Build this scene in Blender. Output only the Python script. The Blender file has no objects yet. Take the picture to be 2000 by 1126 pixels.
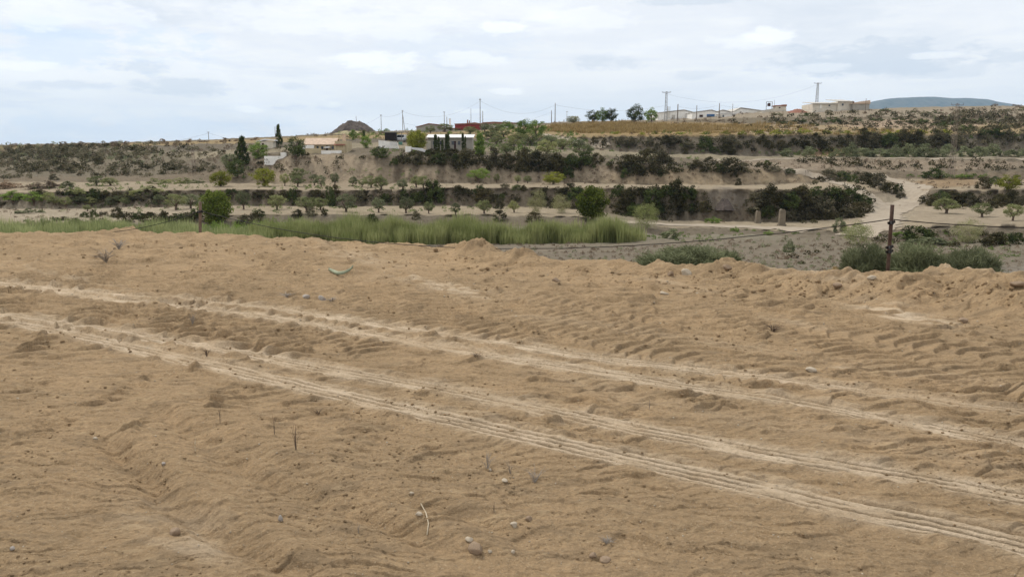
import bpy, bmesh, math, random
import numpy as np
from mathutils import Vector, Matrix
from mathutils.bvhtree import BVHTree
R = math.radians
random.seed(7); rng = np.random.default_rng(7)
scene = bpy.context.scene
col = scene.collection
# ---------------------------------------------------------------- camera
F = 1570.0; HOR = 300.0; EYE = 1.65
PITCH = math.atan((563 - HOR) / F)
cp, sp = math.cos(PITCH), math.sin(PITCH)
cam = bpy.data.cameras.new('camera'); cam_o = bpy.data.objects.new('camera', cam); col.objects.link(cam_o)
cam.sensor_width = 36; cam.lens = F / 2000 * 36; cam.clip_start = 0.05; cam.clip_end = 30000
cam_o.location = (0, 0, EYE); cam_o.rotation_euler = (math.pi / 2 - PITCH, 0, 0)
scene.camera = cam_o
def ray(x, y):
    dx = (x - 1000) / F; dy = (563 - y) / F
    return np.array([dx, cp + dy * sp, -sp + dy * cp])
def at(x, y, D):                       # the point seen at a pixel at forward distance D
    r = ray(x, y); t = D / r[1]
    return np.array([r[0] * t, D, EYE + r[2] * t])
def ground_at(x, y, z=0.0):
    r = ray(x, y); t = (z - EYE) / r[2]
    return np.array([r[0] * t, r[1] * t, z])
def slope_of(y):                       # dz per metre of forward distance for image row y
    dy = (563 - y) / F
    return (-sp + dy * cp) / (cp + dy * sp)
def azk(y):                            # X = (x-1000)/F * azk * D
    dy = (563 - np.asarray(y)) / F
    return 1 / (cp + dy * sp)
def project(P):
    P = np.atleast_2d(P); d = P - np.array([0, 0, EYE])
    zc = d[:, 1] * cp - d[:, 2] * sp; yc = d[:, 1] * sp + d[:, 2] * cp
    return 1000 + F * d[:, 0] / zc, 563 - F * yc / zc
# ---------------------------------------------------------------- noise
def _h(ix, iy, seed):
    n = (ix.astype(np.int64) * 374761393 + iy.astype(np.int64) * 668265263 + seed * 1442695041) & 0xFFFFFFFF
    n = ((n ^ (n >> 13)) * 1274126177) & 0xFFFFFFFF
    return (n ^ (n >> 16)) & 0xFFFF
_ang = np.linspace(0, 2 * np.pi, 65536, endpoint=False); _gc = np.cos(_ang).astype(np.float32); _gs = np.sin(_ang).astype(np.float32)
def pn(x, y, seed=0):
    x = np.asarray(x, dtype=np.float64); y = np.asarray(y, dtype=np.float64)
    x0 = np.floor(x); y0 = np.floor(y); fx = (x - x0).astype(np.float32); fy = (y - y0).astype(np.float32)
    ix = x0.astype(np.int64); iy = y0.astype(np.int64)
    u = fx * fx * fx * (fx * (fx * 6 - 15) + 10); v = fy * fy * fy * (fy * (fy * 6 - 15) + 10)
    def g(a, b, px, py):
        h = _h(a, b, seed); return _gc[h] * px + _gs[h] * py
    n00 = g(ix, iy, fx, fy); n10 = g(ix + 1, iy, fx - 1, fy)
    n01 = g(ix, iy + 1, fx, fy - 1); n11 = g(ix + 1, iy + 1, fx - 1, fy - 1)
    return 1.5 * ((n00 * (1 - u) + n10 * u) * (1 - v) + (n01 * (1 - u) + n11 * u) * v)
def fbm(x, y, seed=0, o=3):
    s = 0; a = 1; t = 0
    for k in range(o):
        s = s + a * pn(x * 2 ** k, y * 2 ** k, seed + k); t += a; a *= .5
    return s / t
def ss(a, b, x):
    t = np.clip((x - a) / (b - a), 0, 1); return t * t * (3 - 2 * t)
# ---------------------------------------------------------------- scene helpers
def tag(o, label=None, cat=None, group=None, kind=None):
    if label: o['label'] = label
    if cat: o['category'] = cat
    if group: o['group'] = group
    if kind: o['kind'] = kind
    return o
def link(o, parent=None):
    col.objects.link(o)
    if parent: o.parent = parent
    return o
def empty(name, loc, rz=0):
    o = bpy.data.objects.new(name, None); o.empty_display_size = .2
    o.location = loc; o.rotation_euler = (0, 0, rz); return link(o)
def np_data(name, V, Q=None, T=None, mats=(), attrs=None, smooth=False):
    me = bpy.data.meshes.new(name)
    V = np.asarray(V, dtype=np.float32); me.vertices.add(len(V)); me.vertices.foreach_set('co', V.ravel())
    parts = []; tot = []
    if Q is not None and len(Q): parts.append(np.asarray(Q, dtype=np.int32).ravel()); tot.append(np.full(len(Q), 4, np.int32))
    if T is not None and len(T): parts.append(np.asarray(T, dtype=np.int32).ravel()); tot.append(np.full(len(T), 3, np.int32))
    lv = np.concatenate(parts); lt = np.concatenate(tot); st = np.concatenate([[0], np.cumsum(lt)[:-1]]).astype(np.int32)
    me.loops.add(len(lv)); me.loops.foreach_set('vertex_index', lv)
    me.polygons.add(len(lt)); me.polygons.foreach_set('loop_start', st); me.polygons.foreach_set('loop_total', lt)
    if smooth: me.polygons.foreach_set('use_smooth', np.ones(len(lt), dtype=bool))
    me.update(calc_edges=True)
    for k, a in (attrs or {}).items():
        a = np.asarray(a, dtype=np.float32)
        if a.ndim == 1:
            at_ = me.attributes.new(k, 'FLOAT', 'POINT'); at_.data.foreach_set('value', a)
        else:
            at_ = me.attributes.new(k, 'FLOAT_COLOR', 'POINT')
            at_.data.foreach_set('color', np.concatenate([a, np.ones((len(a), 1), np.float32)], 1).ravel())
    for m in mats: me.materials.append(m)
    return me
def grid_quads(nr, nc):
    i = np.arange(nr - 1)[:, None] * nc + np.arange(nc - 1)[None, :]
    return np.stack([i, i + 1, i + nc + 1, i + nc], -1).reshape(-1, 4)
# ---------------------------------------------------------------- materials
class NT:
    def __init__(s, name):
        s.m = bpy.data.materials.new(name); s.m.use_nodes = True; s.t = s.m.node_tree; s.t.nodes.clear()
        s.out = s.n('ShaderNodeOutputMaterial')
    def n(s, t, **kw):
        nd = s.t.nodes.new(t)
        for k, v in kw.items(): setattr(nd, k, v)
        return nd
    def l(s, a, b): s.t.links.new(a, b)
    def mix(s, fac, a, b, blend='MIX'):
        m = s.n('ShaderNodeMix', data_type='RGBA', blend_type=blend)
        for i, v in ((0, fac), (6, a), (7, b)):
            if isinstance(v, (int, float)): m.inputs[i].default_value = v
            elif isinstance(v, (tuple, list)): m.inputs[i].default_value = (*v, 1)
            else: s.l(v, m.inputs[i])
        return m.outputs[2]
    def noise(s, scale, detail=4, rough=.55, vec=None):
        n = s.n('ShaderNodeTexNoise'); n.inputs['Scale'].default_value = scale; n.inputs['Detail'].default_value = detail
        n.inputs['Roughness'].default_value = rough
        if vec: s.l(vec, n.inputs['Vector'])
        return n.outputs['Fac']
    def ramp(s, fac, a, b, c0=0., c1=1.):
        m = s.n('ShaderNodeMapRange', clamp=True, interpolation_type='SMOOTHSTEP')
        for i, v in enumerate((fac, a, b, c0, c1)):
            if isinstance(v, (int, float)): m.inputs[i].default_value = v
            else: s.l(v, m.inputs[i])
        return m.outputs[0]
    def math(s, op, a, b=0.):
        m = s.n('ShaderNodeMath', operation=op)
        for i, v in enumerate((a, b)):
            if isinstance(v, (int, float)): m.inputs[i].default_value = v
            else: s.l(v, m.inputs[i])
        return m.outputs[0]
    def attr(s, name, out='Fac'):
        return s.n('ShaderNodeAttribute', attribute_name=name).outputs[out]
    def pos(s): return s.n('ShaderNodeNewGeometry').outputs['Position']
    def bsdf(s, color, rough=.9, bump=None, strength=.5, dist=.01, spec=.15, metal=0.):
        b = s.n('ShaderNodeBsdfPrincipled'); b.inputs['Roughness'].default_value = rough
        b.inputs['Specular IOR Level'].default_value = spec; b.inputs['Metallic'].default_value = metal
        if isinstance(color, tuple): b.inputs['Base Color'].default_value = (*color, 1)
        else: s.l(color, b.inputs['Base Color'])
        if bump is not None:
            bn = s.n('ShaderNodeBump'); bn.inputs['Strength'].default_value = strength; bn.inputs['Distance'].default_value = dist
            s.l(bump, bn.inputs['Height']); s.l(bn.outputs[0], b.inputs['Normal'])
        s.l(b.outputs[0], s.out.inputs[0]); return s.m
def mat_plain(name, c, var=.25, scale=3, rough=.85, metal=0., spec=.2):
    k = NT(name); tc = k.n('ShaderNodeTexCoord').outputs['Object']
    f = k.ramp(k.noise(scale, 6, .65, tc), .3, .7)
    d = tuple(x * (1 - var) for x in c); h = tuple(min(1, x * (1 + var * .6)) for x in c)
    return k.bsdf(k.mix(f, d, h), rough, k.noise(scale * 8, 4, .6, tc), .25, .01, spec, metal)
def mat_leaf(name, dark, light, warm=None, trans=.25, objvar=.25):
    k = NT(name)
    c = k.mix(k.attr('tint'), dark, light)
    rnd = k.n('ShaderNodeObjectInfo').outputs['Random']
    if warm: c = k.mix(k.math('MULTIPLY', rnd, .55), c, warm)
    v = k.n('ShaderNodeHueSaturation'); k.l(c, v.inputs['Color'])
    k.l(k.ramp(rnd, 0, 1, 1 - objvar, 1 + objvar), v.inputs['Value'])
    d = k.n('ShaderNodeBsdfDiffuse'); t = k.n('ShaderNodeBsdfTranslucent'); m = k.n('ShaderNodeMixShader'); m.inputs[0].default_value = trans
    k.l(v.outputs[0], d.inputs[0]); k.l(v.outputs[0], t.inputs[0]); k.l(d.outputs[0], m.inputs[1]); k.l(t.outputs[0], m.inputs[2])
    k.l(m.outputs[0], k.out.inputs[0]); return k.m
M = {}
M['pine'] = mat_leaf('pine_leaf', (.058, .08, .017), (.20, .235, .048), None)
M['olive'] = mat_leaf('olive_leaf', (.12, .14, .06), (.29, .32, .155), (.33, .31, .13))
M['green'] = mat_leaf('green_leaf', (.075, .13, .03), (.25, .34, .09), (.2, .25, .06))
M['yellow'] = mat_leaf('yellow_leaf', (.13, .15, .02), (.36, .36, .07), (.3, .3, .06))
M['dark'] = mat_leaf('dark_leaf', (.030, .029, .014), (.108, .10, .048), (.085, .066, .035), .12)
M['brownscrub'] = mat_leaf('brown_scrub_leaf', (.065, .06, .035), (.20, .175, .11), None, .15)
M['darkgreen'] = mat_leaf('dark_green_leaf', (.03, .042, .014), (.12, .145, .05), None, .15)
M['dry'] = mat_leaf('dry_leaf', (.14, .105, .075), (.33, .265, .19), (.26, .16, .09), .15)
M['feather'] = mat_leaf('feather_leaf', (.20, .20, .09), (.44, .42, .23), None, .3)
M['greygreen'] = mat_leaf('grey_green_leaf', (.10, .112, .058), (.27, .285, .16), None, .25)
M['reed'] = mat_leaf('reed_leaf', (.20, .24, .075), (.48, .49, .22), None, .4)
M['greenreed'] = mat_leaf('green_reed_leaf', (.13, .155, .06), (.33, .345, .16), None, .35)
M['drygrass'] = mat_leaf('dry_grass_leaf', (.26, .18, .075), (.48, .36, .17), None, .2)
M['blossom'] = mat_leaf('pale_twig', (.30, .25, .20), (.5, .44, .38), None, .2)
M['bark'] = mat_plain('bark', (.13, .09, .065), .4, 6)
M['twig'] = mat_plain('dead_twig', (.28, .23, .18), .3, 10)
M['straw'] = mat_plain('straw', (.5, .42, .3), .2, 10)
M['rust'] = mat_plain('rusty_steel', (.075, .045, .033), .45, 14, .8)
M['greyrust'] = mat_plain('weathered_steel', (.17, .12, .085), .4, 14, .8)
M['cable'] = mat_plain('black_cable', (.018, .015, .014), .3, 10, .6)
M['wood'] = mat_plain('weathered_pole', (.17, .13, .10), .3, 5)
M['steel'] = mat_plain('galvanised_steel', (.20, .19, .18), .3, 3, .6)
M['wire'] = mat_plain('power_wire', (.20, .20, .21), .1, 1, .6)
M['white'] = mat_plain('white_render', (.84, .81, .75), .12, 1.2)
M['whiteroof'] = mat_plain('white_roof', (.68, .67, .65), .1, 1.)
M['cream'] = mat_plain('cream_render', (.50, .41, .26), .15, 1.)
M['beige'] = mat_plain('beige_render', (.62, .56, .46), .15, .6)
M['tile'] = mat_plain('pale_tile', (.56, .42, .31), .22, 2.)
M['redtile'] = mat_plain('red_tile', (.27, .12, .08), .25, 2.)
M['redwall'] = mat_plain('red_wall', (.25, .045, .04), .15, 1.)
M['grey'] = mat_plain('grey_render', (.36, .33, .28), .15, .6)
M['greyroof'] = mat_plain('grey_roof', (.50, .47, .42), .18, .6)
M['black'] = mat_plain('dark_tarp', (.025, .02, .018), .3, 1.)
M['blue'] = mat_plain('blue_door', (.06, .14, .28), .15, 1.)
M['brown'] = mat_plain('brown_opening', (.06, .03, .025), .2, 1.)
M['glass'] = mat_plain('dark_glass', (.05, .06, .07), .1, 1., .15, 0, .5)
M['vanpaint'] = mat_plain('white_paint', (.7, .72, .74), .06, 1., .3, 0, .5)
M['rubber'] = mat_plain('tyre_rubber', (.02, .02, .02), .2, 2)
M['spoil'] = mat_plain('dark_spoil', (.10, .08, .068), .45, .35, .95)
M['stone'] = mat_plain('pale_stone', (.43, .36, .27), .3, 14, .9)
M['brownstone'] = mat_plain('brown_stone', (.27, .195, .13), .3, 14, .9)
M['greystone'] = mat_plain('grey_stone', (.34, .30, .26), .3, 14, .9)
M['clod'] = mat_plain('soil_clod', (.31, .205, .115), .3, 9, .95)
M['masonry'] = mat_plain('masonry', (.20, .165, .12), .3, .8, .95)
M['green_paint'] = mat_plain('green_paint', (.10, .22, .18), .2, 1.)
M['drygrass_earth'] = mat_plain('grassy_earth', (.30, .26, .15), .3, .5, .95)
M['debris'] = mat_plain('green_strip', (.26, .28, .18), .3, 9, .6)
# ---------------------------------------------------------------- the bare dirt plot in front
EDGE = [(-700,452),(-300,455),(0,455),(150,457),(280,452),(340,458),(400,463),(500,463),(530,468),(640,475),(720,477),(800,480),(890,487),(1050,511),(1200,515),(1250,525),(1330,527),(1425,522),(1530,535),(1640,540),(1740,541),(1790,534),(1830,528),(1880,537),(1970,551),(2000,553),(2300,566),(2700,575)]
EH = [(-700,0),(1200,0),(1480,.06),(1650,.12),(1830,.2),(2000,.2),(2700,.2)]
ex = np.array([e[0] for e in EDGE], float); ey = np.array([e[1] for e in EDGE], float)
def edge_y(x): return np.interp(x, ex, ey)
def edge_h(x): return np.interp(x, [e[0] for e in EH], [e[1] for e in EH])
def edge_D(x):
    y = edge_y(x); dy = (563 - y) / F
    return (edge_h(x) - EYE) / ((-sp + dy * cp) / (cp + dy * sp))
TRK = {
 'a1': [(-300,527),(-120,540),(0,551),(124,564),(249,576),(391,587),(533,599),(600,611),(675,622),(778,640),(955,667),(1133,692),(1275,709),(1442,727),(1584,748),(1790,779),(2000,803),(2300,842)],
 'a2': [(-300,532),(-120,545),(0,556),(124,573),(249,587),(391,601),(533,619),(600,631),(675,644),(778,663),(955,692),(1133,716),(1275,739),(1370,755),(1545,781),(1720,816),(1895,851),(2000,868),(2300,925)],
 'b1': [(-300,580),(-120,600),(0,614),(142,634),(284,657),(426,682),(568,706),(675,727),(778,743),(955,778),(1133,811),(1300,848),(1475,879),(1650,910),(1825,937),(2000,971),(2300,1035)],
 'b2': [(-300,590),(-120,610),(0,629),(142,653),(284,684),(426,715),(568,745),(675,771),(778,796),(955,832),(1133,872),(1300,911),(1475,947),(1650,990),(1825,1024),(2000,1062),(2300,1140)],
 'f1': [(900,665),(1100,735),(1300,790),(1475,822),(1650,850),(1825,886),(2000,922),(2300,985)],
 'f2': [(1000,612),(1200,640),(1400,668),(1600,700),(1800,730),(2000,762),(2300,805)],
}
RUT = [[(180,830),(250,900),(350,995),(450,1062),(560,1130),(640,1180)], [(250,770),(300,800),(400,860),(490,918),(600,965),(700,1012),(850,1080),(1000,1150)],
       [(380,820),(490,880),(620,940),(760,985),(900,1020),(1100,1080)]]
UD = np.array([7.5, -4.9]); UD /= np.linalg.norm(UD); VD = np.array([-UD[1], UD[0]])
def plan_curve(pts, U=UD, V=VD):
    P = np.array([ground_at(x, y)[:2] for x, y in pts]); u = P @ U; v = P @ V
    o = np.argsort(u); u, v = u[o], v[o]
    uu = np.linspace(u[0], u[-1], 400); vv = np.interp(uu, u, v)
    k = np.hanning(41); k /= k.sum(); vv2 = np.convolve(np.pad(vv, 20, mode='reflect', reflect_type='odd'), k, 'valid')
    return uu, vv2
TC = {k: plan_curve(v) for k, v in TRK.items()}
rdir = np.array([1.0, -1.35]); rdir /= np.linalg.norm(rdir); rperp = np.array([-rdir[1], rdir[0]])
RC = [plan_curve(r, rdir, rperp) for r in RUT]
PALE = [(870,560,90,9,.8),(820,548,45,5,.8),(1770,615,95,11,1.),(1720,605,50,6,.8),(1575,549,80,8,.9),(1900,566,60,6,.9),(1950,575,60,5,.9),(700,500,90,9,.4),(1330,560,60,5,.5),(1640,720,30,4,.5),(150,545,120,6,.4),(380,1060,70,50,.55),(300,1010,60,30,.4),(1560,630,70,6,.4)]
passes = []
pr = random.Random(3)
def add_pass(x, y, ang, L, w=.5, pitch=.17, a=.022, k=0.):
    g = ground_at(x, y); passes.append((g[0], g[1], R(ang), L, w, pitch, a, k))
for x in range(-120, 700, 95):           # machine runs going away from the camera on the left
    add_pass(x + pr.uniform(-20, 20), pr.uniform(640, 700), 90 + pr.uniform(-6, 26), pr.uniform(3, 7), pr.uniform(.36, .5), pr.uniform(.2, .28), pr.uniform(.065, .09), pr.uniform(-.02, .02))
for x in range(620, 1500, 90):
    add_pass(x + pr.uniform(-30, 30), pr.uniform(640, 690), 90 + pr.uniform(10, 50), pr.uniform(2.5, 5), pr.uniform(.4, .55), pr.uniform(.15, .22), pr.uniform(.024, .042), pr.uniform(-.05, .05))
for x in range(1400, 2100, 90):
    add_pass(x, pr.uniform(690, 760), 90 + pr.uniform(-30, 55), pr.uniform(2, 4), pr.uniform(.4, .55), pr.uniform(.14, .2), pr.uniform(.022, .036), pr.uniform(-.06, .06))
for k in range(9):                        # runs between and below the tyre tracks
    add_pass(pr.uniform(-100, 700), pr.uniform(760, 1100), 80 + pr.uniform(-18, 26), pr.uniform(1.2, 3), .36, pr.uniform(.10, .15), pr.uniform(.005, .010), pr.uniform(-.1, .1))
for k in range(8):
    add_pass(pr.uniform(1000, 1900), pr.uniform(930, 1120), 92 + pr.uniform(-18, 20), pr.uniform(1., 2.2), .36, pr.uniform(.10, .14), pr.uniform(.006, .011), pr.uniform(-.15, .15))
for x0, y0, a0 in ((560,660,112),(450,640,100),(60,620,92),(140,620,95),(760,690,104),(850,640,100)):
    add_pass(x0, y0, a0, 4, .5, .18, .042)

def plot_height(X, Y, px):
    D = Y
    wx = X + .25 * pn(X * .7, Y * .7, 11); wy = Y + .25 * pn(X * .7, Y * .7, 12)
    h = .045 * pn(X * .22, Y * .22, 1) + .035 * pn(X * .6, Y * .6, 2)
    rough = ss(-.25, .45, fbm(X * .45, Y * .45, 21, 2))
    # crumbly ripples left by machines
    rip = 1 - 2 * np.abs(pn(wx * 1.9, wy * 5.2, 4)); h += (.008 + .012 * rough) * rip
    h += (.008 + .012 * rough) * pn(wx * 4.5, wy * 8, 5)
    for f_, a_, sd in ((4.3, .085, 0), (6.7, .06, 7), (11.5, .034, 14)):      # steep little steps pushed up by tracked machines
        ph = Y * f_ + .5 * X * pn(X * .15, Y * .15, 700 + sd) + 1.3 * pn(X * 1.1, Y * 1.1, 701 + sd) + .55 * pn(X * 3.6, Y * 3.6, 702 + sd)
        s_ = ph - np.floor(ph); k_ = np.floor(ph); wd_ = np.maximum(.11, 2.2 * f_ * D * D * .0003)
        m_ = ss(-.12, .22, pn(X * f_ * .62 + k_ * 7.3, k_ * 3.1 + Y * .4, 703 + sd)) * (.45 + .55 * rough)
        h += a_ * (.42 + .38 * ss(3.2, 6.5, D)) * ss(1., .5, wd_) * m_ * ((1 - s_) * ss(0, wd_, s_) - .3)
    far = ss(6.5, 9.5, D)
    ph = Y * 2.1 + 1.2 * pn(X * .7, Y * .7, 731) + .5 * pn(X * 2.2, Y * 2.2, 732); s_ = ph - np.floor(ph); k_ = np.floor(ph)
    h += far * .085 * ss(-.1, .25, pn(X * 1.3 + k_ * 7.3, k_ * 3.1 + Y * .3, 733)) * ((1 - s_) * ss(0, .22, s_) - .3)
    h += far * .10 * np.maximum(0, pn(X * 2.6, Y * 2.6, 734) - .28)
    cm = np.zeros_like(X)
    for i, (ox, oy, th, L, w, p, a, k) in enumerate(passes):
        dx = X - ox; dy = Y - oy; u = dx * math.cos(th) + dy * math.sin(th); v = -dx * math.sin(th) + dy * math.cos(th) - k * u * u
        I = np.nonzero((np.abs(v) < w * .75) & (u > -.3) & (u < L + .3))
        if not len(I[0]): continue
        u = u[I]; v = v[I]; x_ = X[I]; y_ = Y[I]
        m = ss(w * .62, w * .42, np.abs(v) + .07 * pn(x_ * 3, y_ * 3, 40 + i)) * ss(-.2, .2, u) * ss(L + .2, L - .4, u)
        m *= ss(-.5, -.1, fbm(x_ * .9, y_ * .9, 60 + i, 2))
        ph = u / p + .5 * (2 * v / w) ** 2 + .35 * pn(x_ * 2.5, y_ * 2.5, 80 + i)
        s = (-ph if math.sin(th) < 0 else ph) % 1.0; wd_ = np.maximum(.16, 2.2 * y_ * y_ * .0003 / p); prof = ((1 - s) ** .8 * ss(0, wd_, s) * 1.25 - .5) * ss(1., .5, wd_)
        h[I] = h[I] * (1 - .7 * m) + m * a * prof - .006 * m
        cm[I] = np.maximum(cm[I], m)
    for (uu, vv), amp in zip(RC, (.05, .045, .035)):
        u = X * rdir[0] + Y * rdir[1]; v = X * rperp[0] + Y * rperp[1]
        d = v - np.interp(u, uu, vv) - .03 * pn(u * 3, v * 3, 31)
        e = ss(uu[0], uu[0] + .5, u) * ss(uu[-1], uu[-1] - .5, u)
        h -= amp * e * np.exp(-(d / .07) ** 2) * (1 + .5 * pn(u * 2, v * 2, 32)); h += amp * .7 * e * np.exp(-((d - .15) / .1) ** 2)
    pale = np.zeros_like(X); groove = np.zeros_like(X)
    u = X * UD[0] + Y * UD[1]; v = X * VD[0] + Y * VD[1]
    for j, (k, (uu, vv)) in enumerate(TC.items()):
        f = np.interp(u, uu, vv); fs = np.gradient(vv, uu); c = 1 / np.sqrt(1 + np.interp(u, uu, fs) ** 2)
        d = (v - f) * c + .012 * pn(u * 2.2, v * .5, 90 + j)
        hw = .105
        I = np.nonzero((np.abs(d) < .4) & (u > uu[0]) & (u < uu[-1])); dd = d[I]; u_ = u[I]; v_ = v[I]
        faint = k[0] == 'f'
        core = ss(hw + .02, hw - .015, np.abs(dd)); st = 1. if not faint else .35
        wear = ss(-.5, .1, fbm(u_ * .8, v_ * .8, 100 + j, 2))
        fade = ss(2., -2.5, u_) * .45 + .55 if k in ('a1',) else 1.
        if faint: core *= ss(-.2, .4, fbm(u_ * .6, v_ * .6, 130 + j, 2))
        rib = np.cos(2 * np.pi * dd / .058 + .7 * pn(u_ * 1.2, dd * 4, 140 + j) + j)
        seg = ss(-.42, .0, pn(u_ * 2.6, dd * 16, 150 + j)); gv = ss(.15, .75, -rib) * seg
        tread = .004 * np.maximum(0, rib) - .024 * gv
        bank = np.exp(-((np.abs(dd) - hw - .05) / .035) ** 2)
        h[I] = h[I] * (1 - .85 * core * st) + st * core * (-.010 + tread * 1.25 * (.35 + .65 * wear) * fade) + st * bank * (.010 + .012 * pn(u_ * 4, dd * 10, 120 + j)) * fade
        edge = np.exp(-(dd / .155) ** 4) * (.35 + .65 * ss(-.35, .3, fbm(u_ * 3.5, dd * 14, 160 + j, 3)))
        P = np.maximum(edge * .62, core * (.62 + .36 * wear) * (.75 + .5 * pn(u_ * 4, dd * 12, 170 + j))) * (1 - .9 * gv * core) * fade * (1 if not faint else .22)  # pale dust thinned in the grooves, which also paints in their thin shade
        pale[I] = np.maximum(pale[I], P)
    # loose crumbs and small lumps
    h += (.006 * pn(X * 11, Y * 11, 6) + .004 * ss(9, 5, D) * pn(X * 22, Y * 22, 16) + .003 * ss(6.5, 4, D) * pn(X * 40, Y * 40, 17)) * (1 - .6 * pale) + .012 * np.maximum(0, pn(X * 7, Y * 7, 8) - .3) * (1 - .7 * pale)
    h += .03 * np.maximum(0, fbm(X * 3.2, Y * 3.2, 9, 2) - .25) * rough * (1 - pale)
    return h, pale, cm
NC, NR, NS = 1250, 1050, 46
xs = np.concatenate([np.linspace(-650, -60, 70, endpoint=False), np.linspace(-60, 2060, NC - 140, endpoint=False), np.linspace(2060, 2650, 70)])
De = edge_D(xs); De = De + .12 * pn(xs / 45., xs * 0 + .5, 3) * De / 14 + .05 * pn(xs / 12., xs * 0 + .5, 5)
t = np.linspace(0, 1, NR)[:, None]; D0 = 2.55
Dg = 1 / ((1 - t) / D0 + t / De[None, :])
t2 = np.linspace(0, 1, NS + 1)[1:, None]; Ds = De[None, :] + 8.0 * t2 ** 1.7
DG = np.concatenate([Dg, Ds], 0)
PX = np.broadcast_to(xs[None, :], DG.shape)
XG = (PX - 1000) / F * DG * azk(700)     # fan of columns
PXr = 1000 + XG / DG * F / azk(500)
HG, PALEG, CMG = plot_height(XG, DG, PX)
# pushed-up berm on the right and along the lip, heaps on the lip
De2 = De[None, :]; back = edge_D(xs)[None, :] - DG
lip = np.exp(-((back - .35) / .35) ** 2) * (.05 + .09 * np.maximum(0, fbm(XG * 1.1, DG * 1.1, 71, 2)))
HG += lip * ss(2.5, 0, np.abs(back)) + np.where(back < 1.2, 1, 0) * .03 * fbm(XG * 4, DG * 4, 72, 2) * ss(1.2, .5, back)
hb = edge_h(PX)
foot = 1.15 + .5 * ss(1600, 1950, PX) + .25 * pn(XG * .8, DG * .8, 73)
brm = ss(foot, foot - 1.0, back) * hb
HG += brm * (1 + .45 * fbm(XG * 2.2, DG * 2.2, 74, 3))
for (hx, hy, wx, wd, hh) in ((915,497,.26,.28,.15),(945,500,.3,.3,.14),(1000,512,.33,.3,.10),(1035,514,.2,.2,.06),(1290,532,.3,.2,.05),(1420,533,.28,.2,.07),(560,480,.5,.3,.05),(1830,545,.45,.25,.08),(1180,522,.4,.25,.03)):
    g = ground_at(hx, hy); q = ((XG - g[0]) / wx) ** 2 + ((DG - g[1]) / wd) ** 2
    HG += hh * np.exp(-q) * (1 + .8 * fbm(XG * 5, DG * 5, 76, 3))
HG += .0
HG += ss(1.5, .4, np.abs(back)) * (.05 * fbm(XG * 4, DG * 4, 78, 2) + .03 * np.maximum(0, pn(XG * 7, DG * 7, 79))) * ss(-.5, .4, fbm(XG * .7, DG * .7, 80, 2))
fall = np.maximum(0, DG - De2)
HG -= .10 * fall + .55 * np.maximum(0, fall - .15) ** 1.05
pxx, pyy = project(np.stack([XG.ravel(), DG.ravel(), HG.ravel() * 0], 1)); pxx = pxx.reshape(XG.shape); pyy = pyy.reshape(XG.shape)
for (cx, cy, rx, ry, s) in PALE:
    q = ((pxx - cx) / rx) ** 2 + (((pyy - cy) - .18 * (pxx - cx)) / ry) ** 2
    PALEG = np.maximum(PALEG, s * np.exp(-q * .8) * ss(-.3, .35, fbm(XG * 1.5 - DG * 1.2, XG * 4 + DG * 7, 77, 3)))
soil = NT('dirt_soil'); P_ = soil.pos()
big = soil.ramp(soil.noise(.55, 4, .6, P_), .35, .68); mid = soil.ramp(soil.noise(3.5, 5, .65, P_), .3, .72); fine = soil.ramp(soil.noise(38, 5, .7, P_), .28, .75)
c = soil.mix(big, (.405, .281, .160), (.50, .341, .192))
c = soil.mix(soil.math('MULTIPLY', mid, .5), c, (.34, .237, .133))
c = soil.mix(soil.math('MULTIPLY', fine, .62), c, (.20, .146, .09))
c = soil.mix(soil.math('MULTIPLY', soil.ramp(soil.noise(80, 5, .75, P_), .55, .64), .6), c, (.53, .41, .27))
c = soil.mix(soil.math('MULTIPLY', soil.ramp(soil.noise(13, 6, .75, P_), .5, .68), .35), c, (.19, .138, .085))
mp = soil.n('ShaderNodeMapping'); mp.inputs['Scale'].default_value = (2.6, 6.5, 3.); soil.l(P_, mp.inputs['Vector'])
c = soil.mix(soil.math('MULTIPLY', soil.ramp(soil.noise(1., 5, .68, mp.outputs[0]), .50, .64), .55), c, (.225, .164, .101))
c = soil.mix(soil.math('MULTIPLY', soil.ramp(soil.noise(1.9, 5, .68, mp.outputs[0]), .54, .68), .45), c, (.51, .375, .225))
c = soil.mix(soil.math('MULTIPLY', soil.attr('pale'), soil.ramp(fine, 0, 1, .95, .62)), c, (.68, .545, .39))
b1 = soil.noise(30, 6, .72, P_); b2 = soil.noise(110, 4, .7, P_)
plot_m = soil.bsdf(c, .97, soil.math('ADD', b1, soil.math('MULTIPLY', b2, .45)), .9, .034, .05)
PV = np.stack([XG, DG, HG], -1).reshape(-1, 3)
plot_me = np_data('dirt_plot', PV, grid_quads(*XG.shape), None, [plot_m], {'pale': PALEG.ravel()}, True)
plot_o = tag(link(bpy.data.objects.new('dirt_plot', plot_me)), 'bare tan earth plot crossed by pale tyre tracks', 'ground', None, 'structure')
# ground under and behind the camera
n = 90; gx = np.linspace(-30, 30, n); gy = np.linspace(-25, 13.0, 70); GX, GY = np.meshgrid(gx, gy)
GZ = -.05 + .05 * pn(GX * .3, GY * .3, 1) - .12 * ss(1.2, 2.5, GY) - .5 * ss(.3, -.3, np.abs(GX) - 1.02 * GY - .1) * ss(2.2, 3., GY) - .3 * ss(9, 13, GY)
tag(link(bpy.data.objects.new('bare_ground', np_data('bare_ground', np.stack([GX, GY, GZ], -1).reshape(-1, 3), grid_quads(70, n), None, [plot_m], {'pale': GX.ravel() * 0}, True))), 'tan earth continuing under the camera', 'ground', None, 'structure')
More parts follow.
